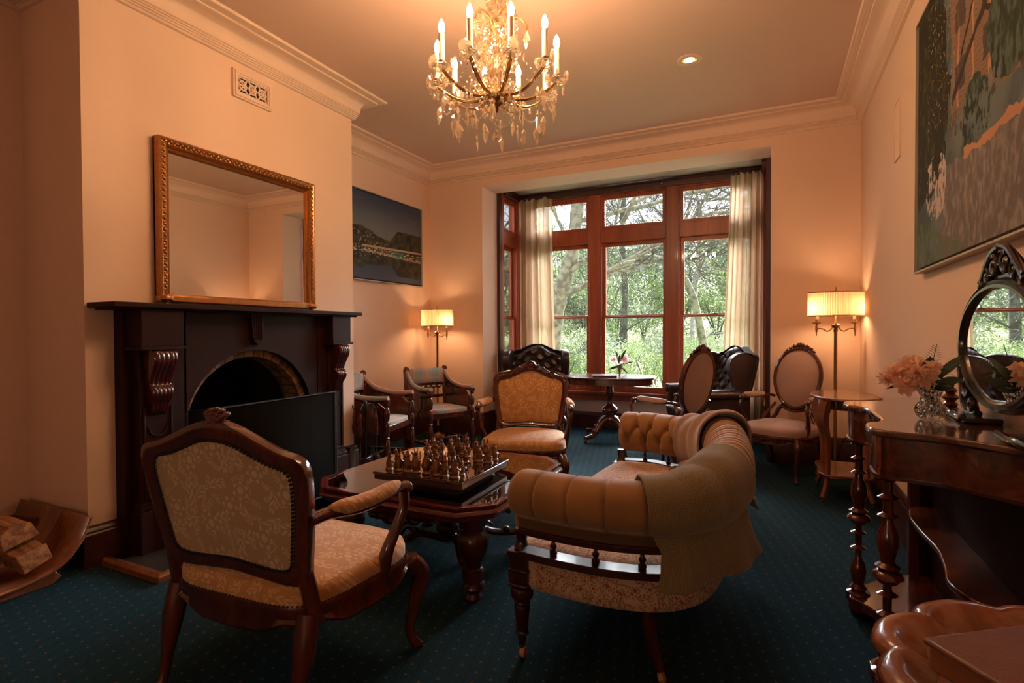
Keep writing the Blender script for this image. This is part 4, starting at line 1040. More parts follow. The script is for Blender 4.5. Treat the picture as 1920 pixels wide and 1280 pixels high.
fauteuil(M['damask'], M['damask2'], True, 'gold damask armchair with carved crest facing the camera beyond the coffee table', (-1.63, 3.60, 0), radians(197.5))
# ------------------------------------------------------------ horseshoe sofa
SP = bez([(-.84, 1.765, 0), (-.66, 1.745, 0), (-.46, 1.750, 0), (-.295, 1.81, 0), (-.19, 1.95, 0), (-.15, 2.18, 0), (-.165, 2.50, 0), (-.21, 2.80, 0), (-.30, 3.03, 0), (-.42, 3.17, 0), (-.55, 3.24, 0), (-.66, 3.28, 0), (-.84, 3.26, 0)], 12)
def resample(P, n):
    L = [0]
    for a, c in zip(P, P[1:]): L.append(L[-1]+(c-a).length)
    out = []; j = 0
    for k in range(n+1):
        t = L[-1]*k/n
        while j < len(P)-2 and L[j+1] < t: j += 1
        s = (t-L[j])/(L[j+1]-L[j]); out.append(P[j].lerp(P[j+1], min(1, s)))
    return out, L[-1]
SQ, SLEN = resample(SP, 240)
def sframe(u):
    k = max(0, min(1, u))*240; i = min(239, int(k)); p = SQ[i].lerp(SQ[i+1], k-i)
    a, c = SQ[max(0, i-4)], SQ[min(240, i+5)]; d = (c-a).normalized()
    return p, d, Vector((d.y, -d.x, 0))           # point, along, outward
SECT = bez([(-.055, .485, 0), (-.088, .53, 0), (-.100, .60, 0), (-.082, .665, 0), (-.02, .704, 0), (.045, .702, 0), (.088, .665, 0), (.098, .61, 0), (.075, .565, 0), (.045, .548, 0), (.028, .53, 0), (.028, .485, 0)], 5)
def backk(u): s = min(1, max(0, (u-.22)/.14))*min(1, max(0, (.78-u)/.14)); s = s*s*(3-2*s); return 1+.33*s
def srf(u, v, off=0, tuft=True):
    p, d, o = sframe(u); k = v*(len(SECT)-1); i = min(len(SECT)-2, int(k)); q = SECT[i].lerp(SECT[i+1], k-i); t = (SECT[min(len(SECT)-1, i+2)]-SECT[max(0, i-1)]).normalized()
    nx, nz = -t.y, t.x; h = 0
    if tuft:
        dense = 1.0; cell = u*SLEN/.118
        crease = abs(((cell) % 1)-.5)*2                       # 1 at crease
        if v > .24: h -= .012*max(0, (crease-.80)/.20)**1.5*(1 if v < .78 else max(0, 1-(v-.78)/.1))
        if v < .25:
            a = 2*cell; c = v*8
            if v < .125: dm = min(1, (1-abs(((cell+.5) % 1)-.5)*2)*3.2); dm = max(dm, 0)*.9+.1*min(1, v*9)
            else: dm = min(1, abs(sin(pi*(a+c)/2))*abs(sin(pi*(a-c)/2))*2.4)
            h -= .026*(1-dm)**1.5*min(1, v/.03)*min(1, (.27-v)/.03)
        for vb, ob in ((.125, .5), (.25, 0)):
            du = (((cell+ob+.5) % 1)-.5)*.118; dv = (v-vb)*.55; h -= .030*math.exp(-(du*du+dv*dv)/.00045)
        mid = backk(u)
        if mid > 1.05: h -= .007*max(0, (abs(((cell*2.2) % 1)-.5)*2-.4)/.6)*min(1, (mid-1.05)*6)
    e = min(u, 1-u)*SLEN; endk = min(1, (e/.05))
    z = .485+(q.y-.485)*backk(u)+nz*(h+off); x = q.x+nx*(h+off)
    c0, z0 = -.01, .59
    if e < .05: s = sqrt(max(0, 1-(1-endk)**2))*.55+.45; x = c0+(x-c0)*s; z = z0+(z-z0)*s
    return (p.x+o.x*x, p.y+o.y*x, z)
def sofa():
    t = thing('sofa', 'horseshoe-shaped buttoned tan velvet sofa with spindle gallery and tapestry seat', 'sofa', (0, 0, 0))
    b = MB(); nu, nv = 420, 64; b.grid(nu, nv, lambda u, v: srf(u, v))
    for u in (0, 1):
        ring = [srf(u, v/nv) for v in range(nv+1)]; c = Vector((0, 0, 0))
        for q in ring: c += Vector(q)
        c /= len(ring); b.add(ring+[c[:]], [(k, k+1, nv+1) for k in range(nv)])
    o = b.build('padded_back', M['velvet'], t, ang=75)
    b = MB()
    for k in range(int(SLEN/.118)):
        for vv, oo in ((.125, .5), (.25, 1.0)):
            u = (k+oo)*.118/SLEN
            if .02 < u < .98: q = srf(u, vv, .004); b.ball(q, .008, 8, 5)
    b.build('upholstery_button', M['velvet'], o)
    # fabric band under the roll, then the two rails
    def band(x0, x1, z0, z1, mat, name, u0=.012, u1=.988, bev=.003):
        b = MB(); n = 120; vs = []; fs = []
        for k in range(n+1):
            p, d, w = sframe(u0+(u1-u0)*k/n)
            for x, z in ((x0, z0), (x1, z0), (x1, z1), (x0, z1)): vs.append((p.x+w.x*x, p.y+w.y*x, z))
        for k in range(n):
            for j in range(4): fs.append((k*4+j, k*4+(j+1) % 4, k*4+4+(j+1) % 4, k*4+4+j))
        fs += [(3, 2, 1, 0), tuple(n*4+j for j in range(4))]; b.add(vs, fs); return b.build(name, mat, t, bev=bev)
    band(-.035, .030, .500, .550, NT('brown_backing_cloth').col((.115, .062, .030)).set(rough=.9, spec=.1).mat, 'outer_band')
    band(-.040, .038, .478, .500, M['mahog'], 'upper_rail'); band(-.030, .040, .392, .418, wood('worn_dark_rail', (.024, .005, .003), (.065, .013, .008), .5, .08, spec=.3), 'lower_rail')
    b = None
    n = int(SLEN/.150)
    for k in range(1, n):
        p, d, w = sframe(k/n)
        q = MB().lathe([(.010, .416), (.014, .422), (.014, .430), (.007, .436), (.012, .444), (.013, .450), (.008, .456), (.006, .468), (.008, .474), (.011, .478), (.001, .479)], 10)
        if b is None: b = q.build('spindle', M['mahog'], t); s = b
        else: s = b.copy(); COL.objects.link(s)
        s.location = (p.x, p.y, 0)
    # upholstered seat: side apron and domed top, serpentine front
    def rim(k):
        if k < .70: p, d, o = sframe(k/.70); return Vector((p.x-o.x*.004, p.y-o.y*.004, 0))
        s = (k-.70)/.30; a, c = sframe(1)[0], sframe(0)[0]; q = a.lerp(c, s); q.x -= .055*sin(pi*s)**.7; return q
    cen = Vector((-.50, 2.52, 0)); N = 160
    def seatf(u, v):
        p = rim(u)
        if v < .3: return (p.x, p.y, .268+.135*(v/.3)) if v > .02 else (p.x+(cen.x-p.x)*.02, p.y+(cen.y-p.y)*.02, .262)
        s = (v-.3)/.7; q = p.lerp(cen, s); return (q.x, q.y, .405+.062*(1-(1-s)**3))
    b = MB(); b.grid(N, 26, seatf, cu=True); b.grid(N, 1, lambda u, v: (rim(u).lerp(cen, .02+v*.9)[0], rim(u).lerp(cen, .02+v*.9)[1], .263), cu=True)
    b.build('seat', M['tapestry'], t, ang=80)
    for (x, y) in ((-.825, 1.782), (-.825, 3.245)):
        b = MB(T(x, y, 0)); b.box(-.036, -.036, .27, .036, .036, .395); b.box(-.042, -.042, .390, .042, .042, .404); b.box(-.040, -.040, .325, .040, .040, .337); b.box(-.040, -.040, .272, .040, .040, .282)
        b.lathe([(.026, .402), (.030, .412), (.022, .42), (.019, .44), (.024, .465), (.026, .48), (.001, .481)], 16)
        b.lathe([(.018, .27), (.040, .262), (.045, .245), (.042, .225), (.026, .212), (.033, .206), (.028, .198), (.031, .19), (.022, .10), (.029, .092), (.018, .084), (.014, .052), (.001, .05)], 18, flute=.07, fn=8)
        b.build('leg', M['mahog'], t, bev=.003)
        MB(T(x, y, 0)).lathe([(.014, .05), (.012, .036), (.001, .036)], 12).build('castor_cup', M['gold'], t)
        MB(T(x+.004, y, .020) @ RY(radians(90))).lathe([(.001, -.010), (.018, -.009), (.020, 0), (.018, .009), (.001, .010)], 18).build('castor', M['castor'], t)
    for (x, y, yy) in ((-.345, 1.855, -.0), (-.345, 3.17, .0)):
        P = bez([(x-.02, y+.01+yy, .285), (x-.03, y+.01, .20), (x-.015, y, .12), (x+.012, y-.005, .045)], 6)
        MB().tube(P, [interp([.030, .026, .021, .019], k/(len(P)-1)) for k in range(len(P))], 12).build('leg', M['chairwood'], t)
        MB(T(x+.014, y-.005, .020) @ RY(radians(70))).lathe([(.001, -.010), (.018, -.009), (.020, 0), (.018, .009), (.001, .010)], 18).build('castor', M['castor'], t)
sofa()
def drape(name, label, mat, u0, u1, inner, outer, flare, seed, uskew=.0, vend=None, thick=.007, rip=.012, group=None, topk=.3, skew=.0):
    # cloth lying over the roll: inner = length hanging on the seat side, outer = length hanging outside
    rr = random.Random(seed); ph = [rr.uniform(0, 6) for _ in range(6)]
    prof = []                                           # polyline in (outward, z) with arc length
    def sect(u):
        k = backk(u); L = []
        for j in range(0, 31):
            v = .02+j/30*.72; q = v*(len(SECT)-1); i = min(len(SECT)-2, int(q)); a = SECT[i].lerp(SECT[i+1], q-i); tt = (SECT[min(len(SECT)-1, i+2)]-SECT[max(0, i-1)]).normalized()
            L.append((a.x-tt.y*.016, .485+(a.y-.485)*k+tt.x*.016))
        return L
    nu, nv = 70, 90; span = (u1-u0)*SLEN
    def f(a, v):
        u = u0+(u1-u0)*a; L = sect(u); x0, z0 = L[-1]; zi = inner
        # v: 0 = inner edge, 1 = outer edge; vt where the outer hang begins
        io = int((1-min(1, zi))*24)
        L = L[io:]; vt = .45
        fold = rip*(sin(a*9+ph[0])+.6*sin(a*17+ph[1]+v*2))
        if v < vt:
            k = v/vt*(len(L)-1); i = min(len(L)-2, int(k)); x = L[i][0]+(L[i+1][0]-L[i][0])*(k-i); z = L[i][1]+(L[i+1][1]-L[i][1])*(k-i)
            x += abs(fold)*.25*(1 if x > 0 else -1); z += (abs(fold)+rip*.5*sin(a*15+v*5+ph[2]))*topk*min(1, v/.1)
        else:
            s = (v-vt)/(1-vt); ln = outer if not vend else outer*vend(a)
            x = x0+.006+flare*s**1.3+fold*1.6*s+abs(fold)*.3; z = z0-ln*s
        uu = u+uskew*max(0, v-vt)*(a-.2)-skew*(1-a)*max(0, .6-v)/.6
        p, d, o = sframe(uu); ex = max(0, uu-1, -uu)
        return (p.x+o.x*x, p.y+o.y*x, z)
    b = MB(); b.grid(nu, nv, f, uv=lambda a, v: (a*span*1.1, v/.45*.40 if v < .45 else .40+(v-.45)/.55*outer))
    o = b.build(name, mat, None, solid=thick, ang=80); tag(o, label, 'throw', group)
    return o
drape('throw_blanket', 'olive herringbone wool throw draped over the near back corner of the sofa', M['herring'], .205, .345, 1.0, .135, .030, 3, .06, lambda a: 1.12-.12*a, skew=.035)
drape('throw_blanket', 'pinkish beige folded wool throw draped over the far back corner of the sofa', M['wool'], .62, .815, 1.0, .24, .07, 5, .04, lambda a: .9+.2*a, thick=.010, rip=.018, topk=.9)
def fringed():
    t = thing('fringed_cushion', 'small beige tasselled cushion lying on the sofa seat under the pink throw', 'cushion', (-.335, 2.93, .455), .5)
    b = MB()
    def f(u, v):
        a = 2*pi*u; s = sin(pi*min(v, 1)); e = .6; x = (abs(cos(a))**e)*(1 if cos(a) > 0 else -1); y = (abs(sin(a))**e)*(1 if sin(a) > 0 else -1)
        return (x*.10*s**.5, y*.075*s**.5, .035-.035*cos(pi*v))
    b.grid(32, 16, f, cu=True); b.build('cushion_cover', M['wool'], t, ang=80)
    b = MB()
    for k in range(40):
        y = -.07+.14*k/39; b.tube(bez([(-.095, y, .03), (-.115, y+R.uniform(-.006, .006), .025), (-.135, y+R.uniform(-.01, .01), .006)], 3), .0018, 4)
    b.build('tassel_fringe', M['curtain'], t)
fringed()

# ------------------------------------------------------------ tartan low-back armchairs
def tartan_chair(label, loc, rz):
    t = thing('tartan_armchair', label, 'armchair', loc, rz, 'tartan-seated oak armchairs')
    W = .25; W2 = .235
    for s in (-1, 1):
        prof = [(.024, 0), (.026, .02), (.017, .04), (.016, .08), (.022, .12), (.028, .20), (.022, .27), (.014, .29), (.022, .30), (.014, .312), (.024, .325), (.026, .40), (.022, .43), (.014, .445), (.022, .46), (.028, .51), (.018, .555), (.012, .565), (.022, .575), (.024, .60), (.001, .60)]
        MB().lathe(prof, 16, (s*W, .24, 0), flute=.05, fn=8).build('leg', M['chairwood'], t)
        MB().tube([(s*W2, -.235, .0), (s*W2, -.235, .42), (s*W2, -.262, .70), (s*W2, -.275, .815)], [(.024, .022)]*4, 4, sec=[(1, 1), (-1, 1), (-1, -1), (1, -1)]).build('leg', M['chairwood'], t, bev=.004)
        P = bez([(s*W2, -.262, .80), (s*W2, -.215, .735), (s*(W2+.01), -.12, .668), (s*W, .02, .635), (s*W, .15, .63), (s*W, .255, .635)], 6)
        b = MB(); b.tube([p-Vector((0, 0, .014)) for p in P], [(.020, .014)]*len(P), 8); b.box(s*W-.022, .215, .598, s*W+.022, .262, .63)
        b.lathe([(.001, -.020), (.026, -.018), (.034, 0), (.026, .018), (.001, .020)], 16, (s*W2, -.258, .815), RX(pi/2))
        ar = b.build('armrest', M['chairwood'], t)
        MB().tube([p+Vector((0, 0, .008)) for p in P], [(.022, .019*min(1, .6+k*.3)) for k in range(len(P))], 12).build('arm_pad', M['tartan'], ar)
        b = MB()    # boarded side panel following the arm
        A = [(-.235, .40), (.215, .40), (.215, .55), (.15, .60)]+[(p.y, p.z-.022) for p in P[::-1] if -.23 < p.y < .14]
        b.prism(A, s*W2-.008, s*W2+.008, 'x'); b.box(s*W2-.013, -.235, .39, s*W2+.013, .215, .43); b.box(s*W2-.012, -.04, .42, s*W2+.012, -.015, .62); b.box(s*W2-.013, -.235, .585, s*W2+.013, .15, .612)
        b.build('side_panel', M['chairwood'], t, bev=.002)
        MB().box(s*W-.014, -.24, .085, s*W+.014, .24, .11).build('stretcher', M['chairwood'], t, bev=.003)
    b = MB(); b.box(-W, .20, .345, W, .245, .40); b.box(-W2, -.25, .345, W2, -.22, .40); b.box(-W-.01, -.24, .345, -W+.02, .24, .40); b.box(W-.02, -.24, .345, W+.01, .24, .40); b.box(-W, -.02, .085, W, .01, .105)
    b.build('seat_frame', M['chairwood'], t, bev=.004)
    def f(u, v):
        a = 2*pi*u; e = .35; x = (abs(cos(a))**e)*(1 if cos(a) > 0 else -1); y = (abs(sin(a))**e)*(1 if sin(a) > 0 else -1)
        if v < .25: return (x*.225, y*.235+.01, .395+.035*v/.25)
        s = 1-(v-.25)/.75; return (x*.225*s, y*.235*s+.01, .43+.028*(1-s**2.5))
    MB().grid(48, 12, f, cu=True).build('seat_cushion', M['tartan'], t, ang=80)
    b = MB(T(0, -.262, 0)); b.grid(20, 10, lambda u, v: ((2*u-1)*.215, .022+.018*(1-(2*u-1)**4)*(1-(2*v-1)**4)-(.0), .665+.155*v)); b.grid(20, 10, lambda u, v: ((2*u-1)*.215, -.022, .665+.155*v))
    b.box(-.215, -.018, .667, .215, .02, .818); b.build('back_pad', M['tartan'], t, ang=50)
    b = MB(T(0, -.258, 0)); b.box(-.22, -.014, .635, .22, .014, .665)
    for k in range(6): b.tube([(-.195+.065*k+.0325+.0325*cos(a), 0, .635-.028*sin(a)) for a in [pi*j/8 for j in range(9)]], [(.010, .010)]*9, 8)
    b.box(-.22, -.012, .50, .22, .012, .53)
    for k in range(3): b.tube([(-.1+.1*k, 0, .52), (-.1+.1*k, 0, .62)], .010, 8)
    b.build('back_arcade', M['chairwood'], t)
    return t
tartan_chair('tartan-seated oak armchair with sloping arms standing in front of the corner lamp', (-3.115, 4.68, 0), radians(-114))
tartan_chair('tartan-seated oak armchair half hidden by the chimney breast and fire tools', (-3.235, 3.83, 0), radians(-78))
t = thing('small_side_table', 'small dark square side table on thin legs between the tartan chairs', 'side table', (-3.34, 4.27, 0), .3)
MB().box(-.14, -.14, .53, .14, .14, .55).build('table_top', M['mahog'], t, bev=.004)
for x in (-.12, .12):
    for y in (-.12, .12): MB().tube([(x, y, .53), (x*1.15, y*1.15, 0)], [.011, .008], 8).build('leg', M['iron'], t)

# ------------------------------------------------------------ pink oval-backed armchairs
def pink_chair(label, loc, rz):
    t = thing('pink_armchair', label, 'armchair', loc, rz, 'pink velvet oval-backed armchairs')
    TB = T(0, -.225, .42) @ RX(radians(11)); cz, rx, rz_ = .375, .205, .275
    ov = lambda a, kx=1, kz=1: (rx*kx*cos(a)*(1+.06*sin(a)), cz+rz_*kz*sin(a)); n = 64
    b = MB(TB); sh = [(1.0, -.018), (1.02, 0), (1.0, .018), (.93, .024), (.88, .016), (.86, -.004), (.88, -.018)]; vs = []; fs = []
    for k in range(n):
        for s, y in sh: x, z = ov(2*pi*k/n, s, 1-(1-s)*rx/rz_); vs.append((x, y, z))
    for k in range(n):
        for j in range(7): fs.append((k*7+j, k*7+(j+1) % 7, ((k+1) % n)*7+(j+1) % 7, ((k+1) % n)*7+j))
    b.add(vs, fs)
    for s in (-1, 1): b.tube(bez([(s*.10, 0, .135), (s*.14, 0, .09), (s*.16, 0, .04), (s*.20, .01, -.02), (s*.21, .02, -.06)], 5), [(.018, .016)]*21, 8)
    b.tube(bez([(-.12, 0, .12), (0, .0, .085), (.12, 0, .12)], 6), .014, 8)
    b.build('back_frame', M['chairwood'], t, ang=50)
    inn = [ov(2*pi*k/n, .885, 1-(.115)*rx/rz_) for k in range(n)]
    b = MB(TB); panel(b, inn, 0, .028, 8, 1, .008); b.build('back_cushion', M['pink'], t, ang=70)
    b = MB(TB); panel(b, inn, 0, .004, 6, -1, -.014); b.build('back_panel', M['pink'], t, ang=70)
    b = MB(TB)
    for k in range(25): u = -1+2*k/24; a = pi/2+u*.62; x, z = ov(a, 1.03, 1.02); b.ball((x, .006+.008*cos(k*2.3), z+.008*sin(k*1.9)+.012*(1-abs(u))), .013*(1.3-.5*abs(u)), 7, 5)
    b.prism([(-.045, cz+rz_-.01), (0, cz+rz_+.045), (.045, cz+rz_-.01)], -.014, .008, 'y'); b.build('carved_crest', M['chairwood'], t)
    def seat(k, sc=1):
        a = 2*pi*k; e = .5; c, s = cos(a), sin(a); x = (abs(c)**e)*(1 if c >= 0 else -1); y = (abs(s)**e)*(1 if s >= 0 else -1)
        return (x*(.245+.035*(y+1)/2)*sc, (y*.255+.035*max(0, y)*(1-x*x))*sc)
    def top(u, v):
        x, y = seat(u)
        if v < .2: return (x, y, .355+.05*v/.2)
        s = 1-(v-.2)/.8; return (x*s, y*s, .405+.048*(1-s**2.4)**.8)
    MB().grid(64, 12, top, cu=True).build('seat_cushion', M['pink'], t, ang=70)
    b = MB(); vs = []; fs = []; n2 = 72
    for k in range(n2):
        x, y = seat(k/n2); l = sqrt(x*x+y*y); ux, uy = x/l, y/l; dip = .014*cos(4*2*pi*k/n2)
        for d, z in ((-.02, .355), (.007, .362), (.012, .345), (.004, .330), (.010, .305-dip), (-.02, .300-dip)): vs.append((x+ux*d, y+uy*d, z))
    for k in range(n2):
        for j in range(6): fs.append((k*6+j, k*6+(j+1) % 6, ((k+1) % n2)*6+(j+1) % 6, ((k+1) % n2)*6+j))
    b.add(vs, fs)
    for k in range(-3, 4): b.ball((k*.017, .298, .325+.004*(k % 2)), .011, 7, 5)
    b.build('seat_frame', M['chairwood'], t)
    for s in (-1, 1):
        cab_leg((s*.245, .235, .34), (s*.268, .268, .275), (s*.240, .245, .08), (s*.250, .258, .020), .027, M['chairwood'], t)
        cab_leg((s*.215, -.215, .36), (s*.220, -.235, .25), (s*.215, -.275, .10), (s*.215, -.310, .012), .024, M['chairwood'], t)
        b = MB(); P = bez([(s*.195, -.285, .62), (s*.225, -.22, .635), (s*.262, -.10, .628), (s*.275, .02, .632), (s*.275, .09, .640), (s*.275, .125, .632)], 5); b.tube(P, .014, 9); b.ball((s*.275, .132, .628), .021, 9, 6)
        Q = bez([(s*.275, .118, .625), (s*.280, .150, .57), (s*.275, .13, .50), (s*.262, .09, .43), (s*.255, .11, .375), (s*.25, .18, .35)], 5); b.tube(Q, [interp([.013, .014, .018, .022, .020], k/(len(Q)-1)) for k in range(len(Q))], 9)
        P2 = bez([(s*.18, -.275, .56), (s*.21, -.22, .50), (s*.235, -.17, .44), (s*.24, -.15, .37)], 4); b.tube(P2, .013, 8)
        ar = b.build('armrest', M['chairwood'], t)
        P = bez([(s*.240, -.19, .646), (s*.262, -.09, .645), (s*.274, .01, .648), (s*.275, .085, .652)], 5); m = len(P)
        MB().tube(P, [(.026*min(1, .5+3*min(k, m-1-k)/m), .018*min(1, .5+3*min(k, m-1-k)/m)) for k in range(m)], 12).build('arm_pad', M['pink'], ar)
    return t
pink_chair('pink velvet oval-backed armchair facing the room beside the right floor lamp', (.08, 5.05, 0), radians(153))
pink_chair('pink velvet oval-backed armchair turned away, its back to the camera behind the sofa', (-.79, 4.67, 0), radians(60))

# ------------------------------------------------------------ leather wing chairs
def wing_chair(label, loc, rz):
    t = thing('wing_chair', label, 'wing chair', loc, rz, 'buttoned dark leather wing chairs')
    def topz(x): return 1.0+.055*cos(min(1, abs(x)/.30)*pi)   # camel back
    def bf(u, v, tuft=1):
        x = (2*u-1)*.30; z = .44+(topz(x)-.44)*v; y = -.20-.13*v+.01
        c = u*7; r = v*8.0
        d = abs(sin(pi*(c+r)/2))*abs(sin(pi*(c-r)/2)); h = .034*min(1, d*1.5)**.6
        if v > .90: h = h*.5+.02; y -= .06*((v-.9)/.1)**2
        return (x, y+h*tuft*min(1, v*6), z)
    o = MB().grid(90, 110, bf).build('tufted_back', M['leather'], t, ang=80)
    b = MB()
    for c in range(1, 7):
        for r in range(1, 8):
            if (c+r) % 2 == 0: q = bf(c/7, r/8); b.ball((q[0], q[1]+.003, q[2]), .0085, 8, 5)
    b.build('button', M['leather'], o)
    b = MB(); S_ = bez([(-.31, 0, .42), (-.32, 0, .80), (-.305, 0, .955), (-.20, 0, .995), (-.08, 0, 1.05), (0, 0, 1.058), (.08, 0, 1.05), (.20, 0, .995), (.305, 0, .955), (.32, 0, .80), (.31, 0, .42)], 6)
    vs = []; n = len(S_)
    for y0, z0 in ((0, 0),):
        for p in S_: vs.append((p.x, -.215-.13*(p.z-.44)/.6+.02, p.z))
        for p in S_: vs.append((p.x*.98, -.275-.15*(p.z-.44)/.6, p.z-.01))
    fs = [(k, k+1, n+k+1, n+k) for k in range(n-1)]+[tuple(n+k for k in range(n))]; b.add(vs, fs); b.box(-.31, -.30, .20, .31, -.24, .45); b.build('outer_back', M['leather'], t, ang=50)
    for s in (-1, 1):
        # wing: thick curved slab in side view
        W = bez([(-.345, 0, .955), (-.25, 0, .995), (-.13, 0, .985), (-.055, 0, .93), (-.045, 0, .85), (-.075, 0, .76), (-.10, 0, .68), (-.10, 0, .58), (-.20, 0, .55), (-.27, 0, .56)], 5)
        b = MB(); n = len(W); vs = []
        for x, k in ((.345, .97), (.365, 1), (.365, 1), (.300, 1), (.285, .95)):
            cx, cz = -.2, .77
            for p in W: vs.append((s*(x+.035*max(0, (p.x+.30)/.25)), cx+(p.x-cx)*k, cz+(p.z-cz)*k))
        fs = []
        for j in range(4):
            for k in range(n): fs.append((j*n+k, j*n+(k+1) % n, (j+1)*n+(k+1) % n, (j+1)*n+k))
        fs += [tuple(range(n)), tuple(4*n+k for k in range(n))]; b.add(vs, fs); b.build('wing', M['leather'], t, ang=50, bev=.006)
        b = MB(); P = [(s*.345, -.26, .58), (s*.35, -.10, .60), (s*.36, .10, .60), (s*.365, .24, .60)]
        b.tube(P, [(.052, .045)]*4, 18); b.lathe([(.001, 0), (.045, .002), (.052, .010), (.040, .016), (.02, .018), (.001, .018)], 18, (s*.365, .24, .60), RX(-pi/2))
        b.prism([(-.27, .22), (.235, .22), (.235, .59), (-.27, .57)], s*.315 if s > 0 else -.375, s*.375 if s > 0 else -.315, 'x')
        b.build('arm', M['leather'], t, ang=60, bev=.008)
        cab_leg((s*.31, .24, .25), (s*.335, .285, .19), (s*.305, .255, .06), (s*.320, .285, .018), .040, M['mahog'], t)
        cab_leg((s*.29, -.25, .25), (s*.29, -.27, .16), (s*.29, -.29, .07), (s*.29, -.315, .012), .030, M['mahog'], t)
    b = MB(); b.prism([(-.32, -.26), (.32, -.26), (.33, .22), (.25, .265), (-.25, .265), (-.33, .22)], .21, .36); b.build('seat_base', M['leather'], t, bev=.02, seg=4)
    def f(u, v):
        a = 2*pi*u; e = .3; x = (abs(cos(a))**e)*(1 if cos(a) > 0 else -1); y = (abs(sin(a))**e)*(1 if sin(a) > 0 else -1); w = .30+(.055 if y > .2 else 0)*min(1, (y-.2)/.3 if y > .2 else 0)
        if v < .3: s = .96+.04*sin(v/.3*pi/2); return (x*w*s, y*.255*s+.045, .345+.08*v/.3)
        s = 1-(v-.3)/.7; return (x*w*s, y*.255*s+.045, .425+.035*(1-s**2.2)**.7)
    MB().grid(64, 14, f, cu=True).build('seat_cushion', M['leather'], t, ang=60)
    return t
wing_chair('buttoned dark leather wing chair before the left curtain, behind the gold armchair', (-2.51, 5.82, 0), radians(199))
wing_chair('buttoned dark leather wing chair in side view before the right curtain', (-.60, 5.74, 0), radians(123))

# ------------------------------------------------------------ pedestal table in the bay
t = thing('pedestal_table', 'oval mahogany pedestal table on carved splayed feet in the window bay', 'table', (-1.62, 5.86, 0), radians(8))
def el(a, b_, n=48, e=.8): return [(a*(abs(cos(2*pi*k/n))**e)*(1 if cos(2*pi*k/n) >= 0 else -1), b_*(abs(sin(2*pi*k/n))**e)*(1 if sin(2*pi*k/n) >= 0 else -1)) for k in range(n)]
b = MB(); b.prism(el(.515, .36), .692, .712); b.prism(el(.495, .34), .632, .692); b.prism(el(.502, .347), .628, .636); b.build('table_top', M['chairwood'], t, bev=.006, seg=3)
MB().lathe([(.07, .632), (.060, .61), (.040, .60), (.038, .55), (.048, .53), (.040, .50), (.034, .45), (.036, .40), (.050, .385), (.085, .36), (.095, .335), (.080, .305), (.055, .285), (.050, .26), (.065, .24), (.070, .20), (.06, .16), (.03, .13), (.001, .12)], 24, flute=.06, fn=12).build('pedestal', M['chairwood'], t)
for k in range(4):
    a = pi/4+k*pi/2+.12; ca, sa = cos(a), sin(a); P = bez([(.04*ca, .04*sa, .225), (.10*ca, .10*sa, .215), (.17*ca, .17*sa, .15), (.24*ca, .24*sa, .075), (.32*ca, .32*sa, .055), (.37*ca, .37*sa, .050)], 5)
    b = MB(); b.tube(P, [interp([.042, .040, .034, .028, .024, .026], j/(len(P)-1)) for j in range(len(P))], 10); b.ball((.235*ca, .235*sa, .108), .028, 8, 6); b.ball((.15*ca, .15*sa, .195), .026, 8, 6); b.lathe([(.010, .035), (.016, .028), (.018, .012), (.012, 0), (.001, 0)], 12, (.365*ca, .365*sa, 0)); b.build('leg', M['chairwood'], t)
b = MB(T(-1.64, 5.70, .7125) @ RZ(.35)); b.box(-.13, -.10, 0, .13, .10, .022); b.box(-.128, -.098, .004, .131, .101, .018)
tag(b.build('leather_folder', plain('maroon_leather', (.11, .022, .018), .35, (30, .2)), bev=.003), 'flat maroon leather folder lying on the pedestal table', 'folder')
# ------------------------------------------------------------ flowers
def petal(name, c):
    m = NT(name); nt = m.nt; nt.nodes.remove(m.b); d = nt.nodes.new('ShaderNodeBsdfDiffuse'); t = nt.nodes.new('ShaderNodeBsdfTranslucent'); d.inputs[0].default_value = (*c, 1); t.inputs[0].default_value = (*c, 1)
    x = nt.nodes.new('ShaderNodeMixShader'); x.inputs[0].default_value = .4; nt.links.new(d.outputs[0], x.inputs[1]); nt.links.new(t.outputs[0], x.inputs[2]); nt.links.new(x.outputs[0], m.out.inputs[0]); return m.mat
PET = petal('blush_petal', (.95, .66, .50)); PET2 = petal('pale_pink_petal', (.95, .83, .81))
LEAF = plain('dark_green_leaf', (.035, .065, .030), .45, (12, .3)); STEM = plain('green_stem', (.06, .09, .03), .6)
def bloom(c, r, n, mat, parent, seed, axis=(0, 0, 1)):
    rr = random.Random(seed); b = MB(); c = Vector(c); Z = Vector(axis).normalized(); q = Z.to_track_quat('Z', 'Y')
    for k in range(n):
        s = (k+.5)/n; el_ = pi*.62*sqrt(s)+rr.uniform(-.12, .12); az = k*2.39996+rr.uniform(-.2, .2); L = r*(.75+.45*s)*rr.uniform(.8, 1.15); w = r*.24*rr.uniform(.8, 1.2)
        d = Vector((sin(el_)*cos(az), sin(el_)*sin(az), cos(el_))); sd = d.cross(Vector((rr.uniform(-.3, .3), rr.uniform(-.3, .3), 1))).normalized(); up = sd.cross(d)
        vs = []
        for i in range(5):
            v = i/4; ww = w*sin(pi*(.12+.80*v))**.8
            for j in (-1, 0, 1): vs.append((c+q @ (d*(L*(.15+.85*v))+sd*(ww*j)+up*(r*.16*(v**2)*(-1)+r*.10*abs(j)+rr.uniform(-.02, .02)*r)))[:])
        b.add(vs, [(i*3+j, i*3+j+1, i*3+j+4, i*3+j+3) for i in range(4) for j in range(2)])
    return b.build('bloom', mat, parent, ang=180)
